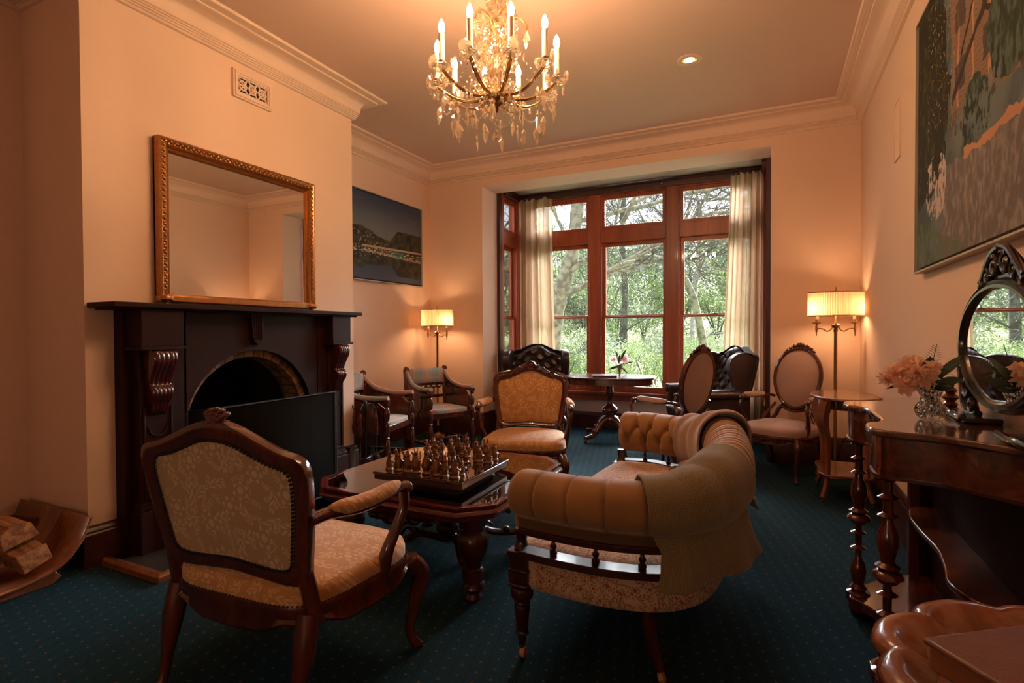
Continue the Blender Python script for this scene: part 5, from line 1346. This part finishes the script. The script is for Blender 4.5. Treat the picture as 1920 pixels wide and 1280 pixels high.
def leaf(mb, base, d, L, w, droop=.2, fold=.15, n=8, roll=1.1):
    d = Vector(d).normalized(); s = d.cross(Vector((0, 0, 1))); s = s.normalized() if s.length > .3 else Vector((1, 0, 0)); s = Matrix.Rotation(roll, 3, d) @ s; u = s.cross(d); vs = []; base = Vector(base)
    for i in range(n+1):
        v = i/n; p = base+d*(L*v)-Vector((0, 0, 1))*(droop*L*v*v); ww = w*sin(pi*min(1, v*.97+.03))**.75
        for j in (-1, 0, 1): vs.append((p+s*(ww*j)+u*(abs(j)*ww*fold))[:])
    mb.add(vs, [(i*3+j, i*3+j+1, i*3+j+4, i*3+j+3) for i in range(n) for j in range(2)])
def fern(mb, base, d, L, n=14):
    P = bez([base, Vector(base)+Vector(d)*L*.5+Vector((0, 0, .01)), Vector(base)+Vector(d)*L], 8); mb.tube(P, .0012, 5); d = Vector(d).normalized(); s = d.cross(Vector((.2, -1, .1))).normalized()
    for k in range(2, n):
        q = P[int(k/n*(len(P)-1))]; w = .034*sin(pi*(1-k/n)*.8+.25)
        for sg in (-1, 1): leaf(mb, q, s*sg+d*.45, w, .0050, 0, .1, 4, 0)
# crystal vase with the big blush bloom on the console
vg = NT('vase_cut_glass').col((1, .98, .94)).set(rough=.04, trans=1, ior=1.5)
vv_ = vg.nt.nodes.new('ShaderNodeTexVoronoi'); vv_.inputs['Scale'].default_value = 75; vg.nt.links.new(vg.tc.outputs['Object'], vv_.inputs['Vector']); VG = vg.bump(S(vg.nt, vv_.outputs['Distance']), 1.0, .012).mat
t = thing('flower_vase', 'cut crystal vase of blush flowers and dark leaves on the console table', 'vase', (.500, 2.30, .8935), 0)
b = MB(); b.lathe([(.001, 0), (.030, .001), (.040, .012), (.046, .030), (.044, .045), (.030, .062), (.028, .075), (.036, .095), (.042, .118), (.044, .128), (.041, .128), (.033, .098), (.024, .076), (.026, .06), (.038, .042), (.038, .028), (.03, .014), (.001, .012)], 28, flute=.13, fn=16)
b.build('vase', VG, t, ang=20)
for k, (x, y, z, r, n) in enumerate(((-.055, .01, .175, .052, 70), (-.100, .0, .155, .040, 46), (-.02, -.02, .150, .040, 42), (-.075, -.03, .120, .040, 46), (.005, -.03, .185, .030, 22), (-.045, -.04, .160, .040, 46), (-.13, -.01, .135, .028, 26))): bloom((x, y, z), r, n, PET, t, k, (-.4+.2*k, -.6, .5))
b = MB()
for bx, d, L, w, dr in (((-.01, 0, .12), (.05, -.2, 1), .11, .032, 0), ((.0, 0, .12), (.55, -.1, .75), .15, .016, .05), ((.01, 0, .12), (.9, 0, .35), .14, .018, .1), ((0, -.01, .11), (.7, -.2, .18), .10, .018, .2), ((0, 0, .13), (.8, 0, .65), .17, .010, .0), ((-.04, 0, .13), (-1, -.1, .15), .11, .010, .1), ((-.04, 0, .13), (-1, 0, -.25), .10, .009, .1), ((.01, -.02, .11), (.35, -.5, .3), .07, .020, .3)): leaf(b, bx, d, L*(.62 if d[0] > .6 else .92), w*.85, dr, roll=(1.2 if abs(d[0]) > .5 else .1))
b.build('leaves', LEAF, t, ang=180)
b = MB(); fern(b, (.0, .02, .12), (.18, .1, 1), .14); fern(b, (.02, .01, .12), (.65, .2, .7), .12); b.build('fern_frond', LEAF, t, ang=180)
b = MB()
for k in range(7): a = k*.9; b.tube(bez([(.018*cos(a), .018*sin(a), .02), (.006*cos(a+1), .006*sin(a+1), .07), (-.03+.02*cos(a), .02*sin(a), .14)], 4), .0022, 6)
b.build('stems', STEM, t)
t = thing('flower_vase', 'small slender vase of pale pink flowers on the pedestal table by the window', 'vase', (-1.53, 5.95, .712), 0)
MB().lathe([(.001, 0), (.042, .001), (.046, .006), (.020, .014), (.014, .03), (.016, .05), (.026, .085), (.034, .12), (.030, .12), (.020, .08), (.01, .05), (.001, .045)], 20, flute=.08, fn=10).build('vase', plain('pewter_vase', (.30, .26, .22), .3, metal=.8), t)
for k, (x, y, z, r, n) in enumerate(((.055, 0, .185, .060, 34), (-.065, 0, .175, .048, 26), (-.09, 0, .130, .030, 16), (0, -.03, .19, .040, 20))): bloom((x, y, z), r, n, PET2, t, 20+k, (.2-.2*k, -.8, .5))
b = MB()
for bx, d, L, w, dr in (((0, -.03, .15), (-.3, 0, 1), .14, .020, 0), ((0, -.03, .15), (.5, 0, .9), .17, .018, 0), ((0, -.05, .14), (.1, 0, .8), .10, .022, 0), ((0, 0, .12), (.9, 0, .3), .16, .012, .1), ((0, 0, .1), (-1, 0, -.1), .13, .014, .2), ((0, 0, .1), (.6, -.2, -.3), .12, .008, .2)): leaf(b, bx, d, L, w, dr)
b.build('leaves', LEAF, t, ang=180)

# ------------------------------------------------------------ oval occasional table
t = thing('oval_side_table', 'small oval mahogany side table with undershelf between pink chair and console', 'side table', (.480, 4.53, 0), 0)
b = MB(); b.prism([(.215*cos(2*pi*k/56), .345*sin(2*pi*k/56)) for k in range(56)], .722, .742); b.build('table_top', M['bright'], t, bev=.008, seg=3)
b = MB(); b.prism([(.165*cos(2*pi*k/40)*1.0, .27*sin(2*pi*k/40)) for k in range(40)], .655, .722); b.build('apron', M['chairwood'], t)
b = MB(); L = []
for k in range(48):
    a = 2*pi*k/48; r = 1-.22*(cos(2*a)**2); L.append((.185*cos(a)*r*1.15, .27*sin(a)*r*1.15))
b.prism(L, .185, .202); b.build('undershelf', M['bright'], t, bev=.004)
for x in (-1, 1):
    for y in (-1, 1):
        P = bez([(x*.125, y*.205, .72), (x*.140, y*.225, .66), (x*.150, y*.24, .58), (x*.120, y*.20, .42), (x*.115, y*.195, .25), (x*.125, y*.21, .12), (x*.150, y*.245, .035)], 5)
        b = MB(); b.tube(P, [(interp([.026, .030, .027, .018, .015, .013, .014], k/(len(P)-1)),)*2 for k in range(len(P))], 4, sec=[(1, 1), (-1, 1), (-1, -1), (1, -1)]); b.build('leg', M['bright'], t, bev=.003)
        MB(T(x*.150, y*.245, .014) @ RY(pi/2)).lathe([(.001, -.008), (.013, -.007), (.014, 0), (.013, .007), (.001, .008)], 14).build('castor', M['iron'], t)

# ------------------------------------------------------------ console table
def console():
    t = thing('console_table', 'burr walnut serpentine console table with ring-turned legs against right wall', 'console table', (0, 0, 0))
    BUR = wood('burr_walnut', (.040, .008, .004), (.20, .055, .022), .2, .5, 7, (1, 1, 1), fig=.9)
    TOP = wood('polished_console_top', (.055, .020, .011), (.13, .050, .028), .10, .8, 3, (4, .6, 1))
    o = [(.690, 3.06), (.60, 3.045), (.53, 3.02), (.49, 2.95), (.45, 2.86), (.38, 2.80), (.31, 2.77), (.285, 2.72), (.29, 2.62), (.325, 2.58), (.35, 2.50), (.352, 2.38), (.35, 2.26), (.325, 2.18), (.29, 2.14), (.285, 2.04), (.315, 1.99), (.38, 1.965), (.46, 1.94), (.53, 1.88), (.60, 1.82), (.690, 1.80)]
    P = [(p.x, p.y) for p in bez([(x, y, 0) for x, y in o], 4)]
    MB().prism(P, .868, .892).build('table_top', TOP, t, bev=.008, seg=3)
    def ins(d): 
        out = []
        for x, y in P: out.append((min(.69, x+d), y+(d if y < 2.0 else (-d if y > 2.8 else 0))))
        return out
    b = MB(); b.prism(ins(.018), .745, .868); b.build('frieze', BUR, t, ang=60)
    b = MB(); b.prism(ins(.012), .738, .748); b.build('frieze_bead', M['mahog'], t)
    b = MB(); b.box(.655, 1.84, .06, .685, 3.02, .75); b.box(.60, 2.985, .06, .655, 3.02, .75); b.box(.62, 1.84, .06, .655, 1.87, .75); b.build('back_panel', wood('dark_back_panel', (.016, .003, .0025), (.034, .007, .005), .75, 0, spec=.1), t)
    b = MB(); b.prism([(.655, 3.0), (.50, 2.95), (.36, 2.76), (.31, 2.74), (.30, 2.62), (.36, 2.56), (.44, 2.42), (.44, 2.34), (.36, 2.22), (.30, 2.14), (.31, 2.03), (.37, 1.99), (.52, 1.92), (.655, 1.86)], .045, .085); b.build('plinth', M['chairwood'], t, bev=.006)
    b = MB(); S2 = [(p.x, p.y) for p in bez([(.655, 2.92, 0), (.57, 2.90, 0), (.53, 2.75, 0), (.53, 2.55, 0), (.54, 2.38, 0), (.52, 2.20, 0), (.50, 2.08, 0), (.53, 1.97, 0), (.60, 1.90, 0), (.655, 1.89, 0)], 4)]; b.prism(S2, .40, .42); b.build('shelf', BUR, t, bev=.004)
    for (x, y) in ((.34, 2.68), (.345, 2.085)):
        b = MB(T(x, y, 0))
        q = [(.001, .002), (.030, .004), (.036, .02), (.030, .040), (.044, .052), (.048, .075), (.044, .090), (.026, .098), (.034, .108), (.020, .125), (.026, .15), (.030, .18), (.024, .215), (.012, .235), (.012, .27), (.030, .279), (.012, .290), (.013, .335), (.030, .344), (.013, .354), (.012, .375), (.028, .383), (.034, .392), (.046, .402), (.040, .416), (.026, .424), (.036, .436), (.020, .448), (.022, .47), (.032, .51), (.028, .545), (.016, .575), (.014, .592), (.030, .601), (.015, .611), (.014, .652), (.030, .661), (.014, .671), (.014, .712), (.030, .722), (.020, .732), (.030, .740), (.001, .741)]
        b.lathe(q, 24, flute=0); b.build('leg', M['chairwood'], t, ang=45)
        MB(T(x, y, 0)).box(-.036, -.036, .74, .036, .036, .866).build('leg_block', BUR, t, bev=.008, seg=3)
    for y in (2.93,): MB().box(.56, y-.02, .08, .60, y+.02, .745).build('rear_post', M['chairwood'], t, bev=.003)
console()
def oval_mirror():
    t = thing('dressing_mirror', 'carved ebonised oval dressing mirror on scroll feet standing on the console table', 'mirror', (.628, 2.09, .8925), -pi/2)
    # local: x = along wall (+x toward the far end after rotation is -x), y = toward wall... built facing local -y
    EB = wood('ebonised_carving', (.010, .006, .005), (.030, .016, .012), .22, .5)
    a_, c_, cz = .345, .205, .262; b = MB(); n = 80; sh = [(1.0, .018), (1.0, -.004), (.975, -.022), (.955, -.014), (.935, -.026), (.905, -.026), (.885, -.012), (.885, .018)]; vs = []; fs = []
    for k in range(n):
        an = 2*pi*k/n; ra = a_; 
        for s, y in sh: d = (1-s)*a_*.9; vs.append(((a_-d)*cos(an), y, cz+(c_-d)*sin(an)))
    for k in range(n):
        for j in range(8): fs.append((k*8+j, k*8+(j+1) % 8, ((k+1) % n)*8+(j+1) % 8, ((k+1) % n)*8+j))
    b.add(vs, fs); b.build('oval_frame', EB, t, ang=35)
    ai = a_*.9-.0; ci = c_-a_*.1*.9-.004
    MB().prism([((a_*.9)*cos(2*pi*k/64), cz+(c_-.031)*sin(2*pi*k/64)) for k in range(64)], -.013, -.009, 'y').build('mirror_glass', M['mirror'], t)
    b = MB(); b.prism([((a_*.93)*cos(2*pi*k/64), cz+(c_-.02)*sin(2*pi*k/64)) for k in range(64)], .009, .018, 'y'); b.build('mirror_back', EB, t)
    # carved crest
    b = MB()
    def scroll(cx, cz_, r, turns, sgn, th=.012, st=0):
        P = [(cx+sgn*r*(1-k/40*.82)*cos(st+turns*2*pi*k/40), -.006, cz_+r*(1-k/40*.82)*sin(st+turns*2*pi*k/40)) for k in range(41)]; b.tube(P, [(th*(1-.4*k/40), th*(1-.3*k/40)) for k in range(41)], 8)
    for s in (-1, 1):
        scroll(s*.045, cz+c_+.040, .034, 1.3, s, .011, 1.2); scroll(s*.105, cz+c_+.012, .026, 1.2, s, .010, 1.0); scroll(s*.155, cz+c_-.015, .020, 1.1, s, .009, .6)
        b.tube(bez([(s*.17, -.004, cz+c_-.02), (s*.13, -.006, cz+c_+.025), (s*.07, -.008, cz+c_+.075), (s*.02, -.008, cz+c_+.092), (0, -.008, cz+c_+.094)], 5), [(.010, .012)]*21, 8)
    b.prism([(-.16, cz+c_-.03), (-.10, cz+c_+.045), (-.04, cz+c_+.08), (.04, cz+c_+.08), (.10, cz+c_+.045), (.16, cz+c_-.03), (.08, cz+c_-.004), (-.08, cz+c_-.004)], 0, .014, 'y'); b.build('carved_crest', EB, t)
    for s in (-1, 1):
        b = MB(); scroll(s*.30, .115, .045, 1.2, s, .012, 2.2); scroll(s*.345, .20, .030, 1.1, s, .010, 1.4); scroll(s*.25, .055, .030, 1.1, s, .010, 2.6)
        b.tube(bez([(s*.36, 0, .25), (s*.385, 0, .18), (s*.365, 0, .10), (s*.34, 0, .04), (s*.30, 0, .018), (s*.20, 0, .030)], 6), [(.011, .013)]*31, 8)
        b.prism([(s*.36, .20), (s*.375, .12), (s*.34, .03), (s*.22, .02), (s*.25, .07), (s*.32, .14)], 0, .012, 'y'); b.build('scroll_support', EB, t)
        b = MB(); b.box(s*.375 if s < 0 else .15, -.050, .0, s*.15 if s < 0 else .375, .052, .020); b.tube(bez([(s*.375, -.045, .012), (s*.28, -.055, .020), (s*.22, -.048, .012), (s*.15, -.055, .020)], 5), .012, 8); b.build('scroll_foot', EB, t, bev=.005)
    MB().lathe([(.001, 0), (.032, .002), (.030, .014), (.020, .022), (.024, .034), (.014, .044), (.030, .060), (.014, .072), (.022, .086), (.010, .098), (.014, .108), (.001, .118)], 18, (-.425, -.02, 0)).build('turned_finial', M['chairwood'], t)
oval_mirror()

# ------------------------------------------------------------ foreground piecrust table with leather box
t = thing('piecrust_table', 'scalloped piecrust tripod table with raised moulded rim at the bottom right', 'table', (.424, .995, .078), 0)
def pie(k, r0=.262, am=.030, lob=10): a = 2*pi*k; s = abs(sin(a*lob/2+.35)); return a, r0+am*s**.55-am*.5
prof = [(-.075, .598), (-.062, .612), (-.045, .618), (-.030, .626), (-.012, .628), (.002, .618), (.006, .604), (-.004, .592), (-.03, .588)]
n = 300; vs = []; fs = []
for k in range(n):
    a, r = pie(k/n)
    for d, z in prof: vs.append(((r+d)*cos(a), (r+d)*sin(a), z))
m = len(prof)
for k in range(n):
    for j in range(m): fs.append((k*m+j, k*m+(j+1) % m, ((k+1) % n)*m+(j+1) % m, ((k+1) % n)*m+j))
MB().add(vs, fs).build('piecrust_rim', M['bright'], t, ang=60)
MB().prism([((pie(k/150)[1]-.06)*cos(2*pi*k/150), (pie(k/150)[1]-.06)*sin(2*pi*k/150)) for k in range(150)], .590, .603).build('table_top', M['bright'], t)
MB(SCL(1, 1, 1)).lathe([(.09, .592), (.08, .575), (.035, .56), (.028, .50), (.045, .42), (.050, .36), (.030, .30), (.035, .26), (.05, .22), (.04, .18), (.001, .16)], 20).build('pedestal', M['bright'], t)
for k in range(3):
    a = 2*pi*k/3+.4; ca, sa = cos(a), sin(a); P = bez([(.03*ca, .03*sa, .23), (.12*ca, .12*sa, .21), (.19*ca, .19*sa, .06), (.25*ca, .25*sa, -.05), (.26*ca, .26*sa, -.058)], 5); MB().tube(P, [interp([.028, .026, .02, .018, .020], j/(len(P)-1)) for j in range(len(P))], 10).build('leg', M['bright'], t)
t = thing('leather_box', 'flat reddish brown leather-covered box lying on the piecrust table', 'box', (.455, .955, .7065), radians(36))
MB().box(-.195, -.150, 0, .195, .150, .034).build('box_body', wood('tan_box_edge', (.12, .04, .016), (.22, .08, .03), .4, .1), t, bev=.004)
MB().box(-.20, -.155, .034, .20, .155, .044).build('lid', plain('brown_leather_lid', (.16, .055, .028), .45, (40, .15), bump=(200, .3)), t, bev=.004)

# ------------------------------------------------------------ curtains
def curtain_(label, x0, x1, y, ztop, flare0, flare1, seed, pinch=1):
    t = thing('curtain', label, 'curtain', (0, 0, 0), 0, 'sheer cream curtains in the bay')
    rr = random.Random(seed); ph = [rr.uniform(0, 6) for _ in range(5)]
    def f(u, v):
        e0 = flare0*v**1.1; e1 = flare1*v**1.1; x = x0-e0+(x1+e1-x0+e0)*u; amp = .026+.014*v
        w = sin(u*34+ph[0]+.5*sin(v*3))*amp+sin(u*15+ph[1]+v*1.5)*.018+sin(u*60+ph[2])*.006*(1-v)
        return (x+.010*sin(u*50+ph[3]), y+w, ztop+.02*(abs(sin(u*34+ph[0])))*(v < .02)-v*(ztop-.015))
    MB().grid(200, 60, f, uv=lambda u, v: (u, v)).build('curtain_panel', M['curtain'], t, ang=180)
    b = MB(); b.tube([(x0-.02, y+.02, ztop+.015), (x1+.02, y+.02, ztop+.015)], .008, 8); b.build('curtain_rod', M['iron'], t)
curtain_('gathered sheer cream curtain at the left side of the bay window', -2.97, -2.52, 6.35, 2.90, .0, .08, 1)
curtain_('gathered sheer cream curtain at the right side of the bay window', -.40, -.075, 6.32, 2.90, .12, .0, 2)
# ------------------------------------------------------------ the garden outside
def outmat(name, c1, c2, sc=3, rough=.9):
    m = NT(name); n = m.noise(sc, 4); m.col(m.mix(n.ss(.35, .65), c1, c2)).set(rough=rough, spec=.1); return m.mat
GR = outmat('spring_grass', (0.129, 0.161, 0.060), (0.217, 0.250, 0.113), 1.2)
BARK = outmat('mossy_bark', (0.078, 0.075, 0.060), (0.186, 0.186, 0.137), 9); BARK2 = outmat('dark_twig_bark', (0.038, 0.038, 0.032), (0.075, 0.075, 0.064), 9); PALE = outmat('pale_bark', (0.180, 0.173, 0.158), (0.300, 0.285, 0.262), 9)
LV = [outmat('fresh_leaf', (0.169, 0.226, 0.096), (0.290, 0.355, 0.194), 5), outmat('soft_green_leaf', (0.137, 0.186, 0.081), (0.242, 0.290, 0.161), 5), outmat('grey_green_leaf', (0.129, 0.161, 0.105), (0.226, 0.257, 0.194), 5)]
def pos(px, d, z=None):
    lat = (px-960)/1002.1*d; return (lat*.9002-.4355*d, lat*.4355+.9002*d)
def gz(x, y): d = sqrt(x*x+y*y); s = max(0, d-16)/26; return -.55+min(1, s)**1.3*5.5+.15*noise.noise(Vector((x*.2, y*.2, 0)))
def gf(u, v):
    d = 7.3+v**1.8*60; a = radians(-52+75*u); x = d*sin(a)-.35*0; y = d*cos(a); return (x, y, gz(x, y) if d > 8 else -.55)
b = MB(); b.grid(60, 60, gf); tag(b.build('garden_lawn', GR, None, ang=180), 'pale green grassy ground rising beyond the window', 'lawn', None, 'stuff')
def leafcloud(mb, rr, c, r, n, size, flat=.8):
    vs = []; fs = []
    for k in range(n):
        while True:
            p = Vector((rr.uniform(-1, 1), rr.uniform(-1, 1), rr.uniform(-1, 1)))
            if p.length < 1 and p.length > .35: break
        p = Vector(c)+Vector((p.x*r, p.y*r, p.z*r*flat)); a = Vector((rr.uniform(-1, 1), rr.uniform(-1, 1), rr.uniform(-1, 1))).normalized()*size*rr.uniform(.6, 1.3); q = a.orthogonal().normalized()*size*.45
        i = len(vs); vs += [(p-a)[:], (p+q)[:], (p+a)[:], (p-q)[:]]; fs.append((i, i+1, i+2, i+3))
    mb.add(vs, fs)
def limb(mb, tw, rr, p, d, L, r, depth, ends, grav=.05):
    n = 7; P = [Vector(p)]; d = Vector(d).normalized()
    for k in range(n):
        d = (d+Vector((rr.uniform(-1, 1), rr.uniform(-1, 1), rr.uniform(-1, 1)))*.26+Vector((0, 0, grav))).normalized(); P.append(P[-1]+d*L/n)
    (mb if r > .018 else tw).tube(P, [max(.003, r*(1-.62*k/n)) for k in range(n+1)], 6 if r > .02 else 4, caps=False)
    if depth == 0: ends.append(P[-1]); return
    for k in range(rr.randint(3, 5) if depth < 3 else rr.randint(5, 7)):
        i = rr.randint(2, n); q = P[i]; dd = (d+Vector((rr.uniform(-1, 1), rr.uniform(-1, 1), rr.uniform(-.7, .8)))*1.1).normalized(); limb(mb, tw, rr, q, dd, L*rr.uniform(.45, .7), r*rr.uniform(.38, .52), depth-1, ends, grav)
def bare_tree(label, base, pts, r, seed, limbs, depth=3, mat=None, leafn=0, lm=None, group=None):
    rr = random.Random(seed); t = thing('garden_tree', label, 'tree', (0, 0, 0), 0, group)
    P = bez(pts, 6); b = MB(); n = len(P); b.tube(P, [r*(1-.55*k/(n-1))*(1+.08*sin(k*1.7)) for k in range(n)], 12, caps=False); b.build('trunk', mat or BARK, t)
    lb = MB(); tw = MB(); ends = []
    for (k, d, L, rad) in limbs: limb(lb, tw, rr, P[min(n-1, int(k*(n-1)))], d, L, rad*.5, depth, ends, .03)
    lb.build('branches', mat or BARK, t); tw.build('twigs', BARK2, t)
    if leafn:
        c = MB()
        for e in ends[::max(1, len(ends)//70)]: leafcloud(c, rr, e, .26, leafn, .020)
        tag(c.build('leaves', lm or LV[0], t, flat=True), kind='stuff')
    return t
def wp(px, py, d): x, y = pos(px, d); return (x, y, 1.2-(py-622)/1002.1*d)
bare_tree('old leaning mossy tree with a thick trunk outside the left window pane', None, [wp(1018, 800, 10.5), wp(1032, 690, 10.5), wp(1040, 600, 10.4), wp(1052, 545, 10.3), wp(1072, 480, 10.2), wp(1082, 400, 10.2), wp(1090, 300, 10.3), wp(1080, 180, 10.5)], .20, 4,
    [(.42, (.8, .1, .25), 3.2, .13), (.5, (.9, -.2, .5), 3.6, .12), (.62, (-.3, -.5, .6), 2.2, .07), (.7, (.9, .2, .2), 3.4, .10), (.85, (.7, -.3, .1), 3.0, .08), (.95, (-.6, 0, .5), 2.4, .07)], 4, leafn=9)
bare_tree('arching mossy branched tree outside the middle window pane', None, [wp(1330, 900, 13.5), wp(1325, 700, 13.3), wp(1300, 560, 13), wp(1262, 500, 12.6), wp(1215, 482, 12.2), wp(1170, 495, 11.9), wp(1135, 520, 11.6)], .11, 11,
    [(.35, (.2, .3, .9), 3.2, .07), (.5, (-.1, -.2, .9), 3.0, .06), (.6, (-.4, .2, .7), 2.8, .06), (.7, (-.5, 0, -.5), 2.2, .045), (.85, (-.6, .2, .6), 2.4, .05), (.95, (-.8, 0, -.2), 2.0, .04), (.45, (.6, 0, -.1), 2.4, .05)], 4, leafn=7)
bare_tree('bare twiggy tree filling the right-hand upper window panes', None, [wp(1480, 900, 12), wp(1470, 650, 12), wp(1440, 500, 12), wp(1410, 380, 12), wp(1400, 200, 12)], .13, 23,
    [(.45, (-.8, 0, .2), 3.0, .06), (.55, (-.9, .2, .4), 3.2, .06), (.65, (-.9, -.2, .1), 3.0, .05), (.75, (-.8, .1, .5), 2.8, .05), (.9, (-.9, 0, .1), 3.0, .05), (1, (-.7, 0, .6), 2.5, .05)], 4)
bare_tree('slim pale-barked birch seen low in the right window pane', None, [wp(1302, 780, 15), wp(1303, 700, 15), wp(1298, 620, 15), wp(1306, 520, 15), wp(1312, 400, 15.3)], .095, 31,
    [(.2, (.5, 0, .9), 2.6, .04), (.3, (-.5, 0, .8), 2.2, .035), (.4, (.7, .1, .8), 2.4, .035), (.6, (-.5, 0, .9), 2.0, .03), (.8, (.5, 0, .9), 2.0, .03)], 2, PALE, 8, LV[2])
bare_tree('dark upright tree standing beyond the middle window pane', None, [wp(1178, 760, 19), wp(1170, 640, 19), wp(1172, 540, 19), wp(1166, 430, 19), wp(1176, 330, 19)], .16, 37,
    [(.3, (.8, 0, .5), 2.8, .06), (.4, (-.8, 0, .6), 2.8, .06), (.55, (.7, 0, .7), 2.8, .05), (.7, (-.7, 0, .7), 2.6, .05), (.85, (.6, 0, .8), 2.4, .05)], 3, BARK2, 12, LV[1])
bare_tree('leafy tree seen through the narrow left side window', None, [wp(925, 900, 11), wp(930, 650, 11), wp(938, 500, 11), wp(930, 350, 11)], .12, 41,
    [(.3, (.3, .2, .6), 2.2, .06), (.5, (.5, -.2, .7), 2.0, .05), (.65, (-.5, .2, .7), 2.0, .05), (.8, (.5, 0, .7), 2.0, .05)], 3, BARK, 26, LV[0])
# leafy shrubs and far trees: three crowns shared by many copies
def crown(seed, n, size, mat, bushy=1):
    rr = random.Random(seed); b = MB()
    for k in range(13):
        a = rr.uniform(0, 2*pi); r = rr.uniform(.15, .75); leafcloud(b, rr, (r*cos(a), r*sin(a), rr.uniform(.35, 1.35)*bushy), rr.uniform(.28, .48), n, size)
    return b
CR = []
for s, n, sz, m in ((1, 330, .030, LV[0]), (2, 330, .032, LV[1]), (3, 300, .030, LV[2])):
    CR.append(crown(s, n, sz, m).build('shrub_foliage', m, None, flat=True))
stems = MB()
for k in range(7): a = k*.9; stems.tube([(0, 0, 0), (.15*cos(a), .15*sin(a), .5), (.42*cos(a), .42*sin(a), 1.1)], [.03, .02, .008], 5)
stems = stems.build('stems', BARK2, None)
used = set(); rr = random.Random(77)
def plant(px, d, s, kind, label, group, name='garden_shrub', cat='shrub'):
    x, y = pos(px, d); t = thing(name, label, cat, (x, y, gz(x, y)-.05), rr.uniform(0, 6), group); t.scale = (s, s, s*rr.uniform(.9, 1.2))
    for o in (CR[kind], stems):
        if o.name in used: q = o.copy(); COL.objects.link(q)
        else: q = o; used.add(o.name)
        q.parent = t
where = {0: 'seen low in the left window pane', 1: 'seen low in the middle window pane', 2: 'seen low in the right window pane', 3: 'seen through the side window'}
kindn = ['bright spring-green', 'mid-green', 'grey-green']
shn = ['right of the leaning trunk', 'rightmost there', 'nearest and leftmost', 'leftmost there', 'second from left', 'third from left', 'rightmost there', 'leftmost there', 'second from left', 'third from left', 'rightmost there', 'nearer one', 'farther one', 'farthest one behind the window post']
for i, (px, d, s, k) in enumerate([(1045, 13, 1.0, 1), (1085, 15, 1.1, 0), (1010, 12, 1.1, 0), (1140, 14, .85, 0), (1175, 15.5, 1.0, 1), (1215, 14.5, .9, 0), (1245, 16, 1.1, 2), (1290, 16, 1.0, 1), (1330, 14.5, .95, 0), (1370, 15.5, 1.1, 2), (1410, 14, 1.1, 1), (930, 11, 1.2, 1), (960, 13, 1.3, 0), (1110, 17, 1.2, 2)]):
    w = 3 if px < 980 else 0 if px < 1115 else 1 if px < 1260 else 2
    plant(px, d, s, k, '%s leafy shrub %s, %s' % (kindn[k], where[w], shn[i]), 'garden shrubs beyond the bay window')
nth = ['leftmost', 'second from left', 'third from left', 'fourth from left', 'fifth from left', 'sixth from left', 'seventh from left']
pane = {0: 'left window pane', 1: 'middle window pane', 2: 'right window pane', 3: 'narrow side window'}
for row, (d, s, st) in enumerate(((23, 1.9, 62), (33, 3.0, 62))):
    cnt = {}; px = 905+20*row
    while px < 1480:
        w = 3 if px < 985 else 0 if px < 1115 else 1 if px < 1260 else 2; cnt[w] = cnt.get(w, -1)+1; k = rr.randrange(3)
        plant(px+rr.uniform(-8, 8), d+rr.uniform(-1.5, 1.5), s*rr.uniform(.85, 1.15), k, '%s tree crown, %s woodland row, %s in the %s' % (kindn[k], ('nearer', 'farther')[row], nth[cnt[w]], pane[w]), 'woodland trees on the far slope', 'woodland_tree', 'tree')
        px += st
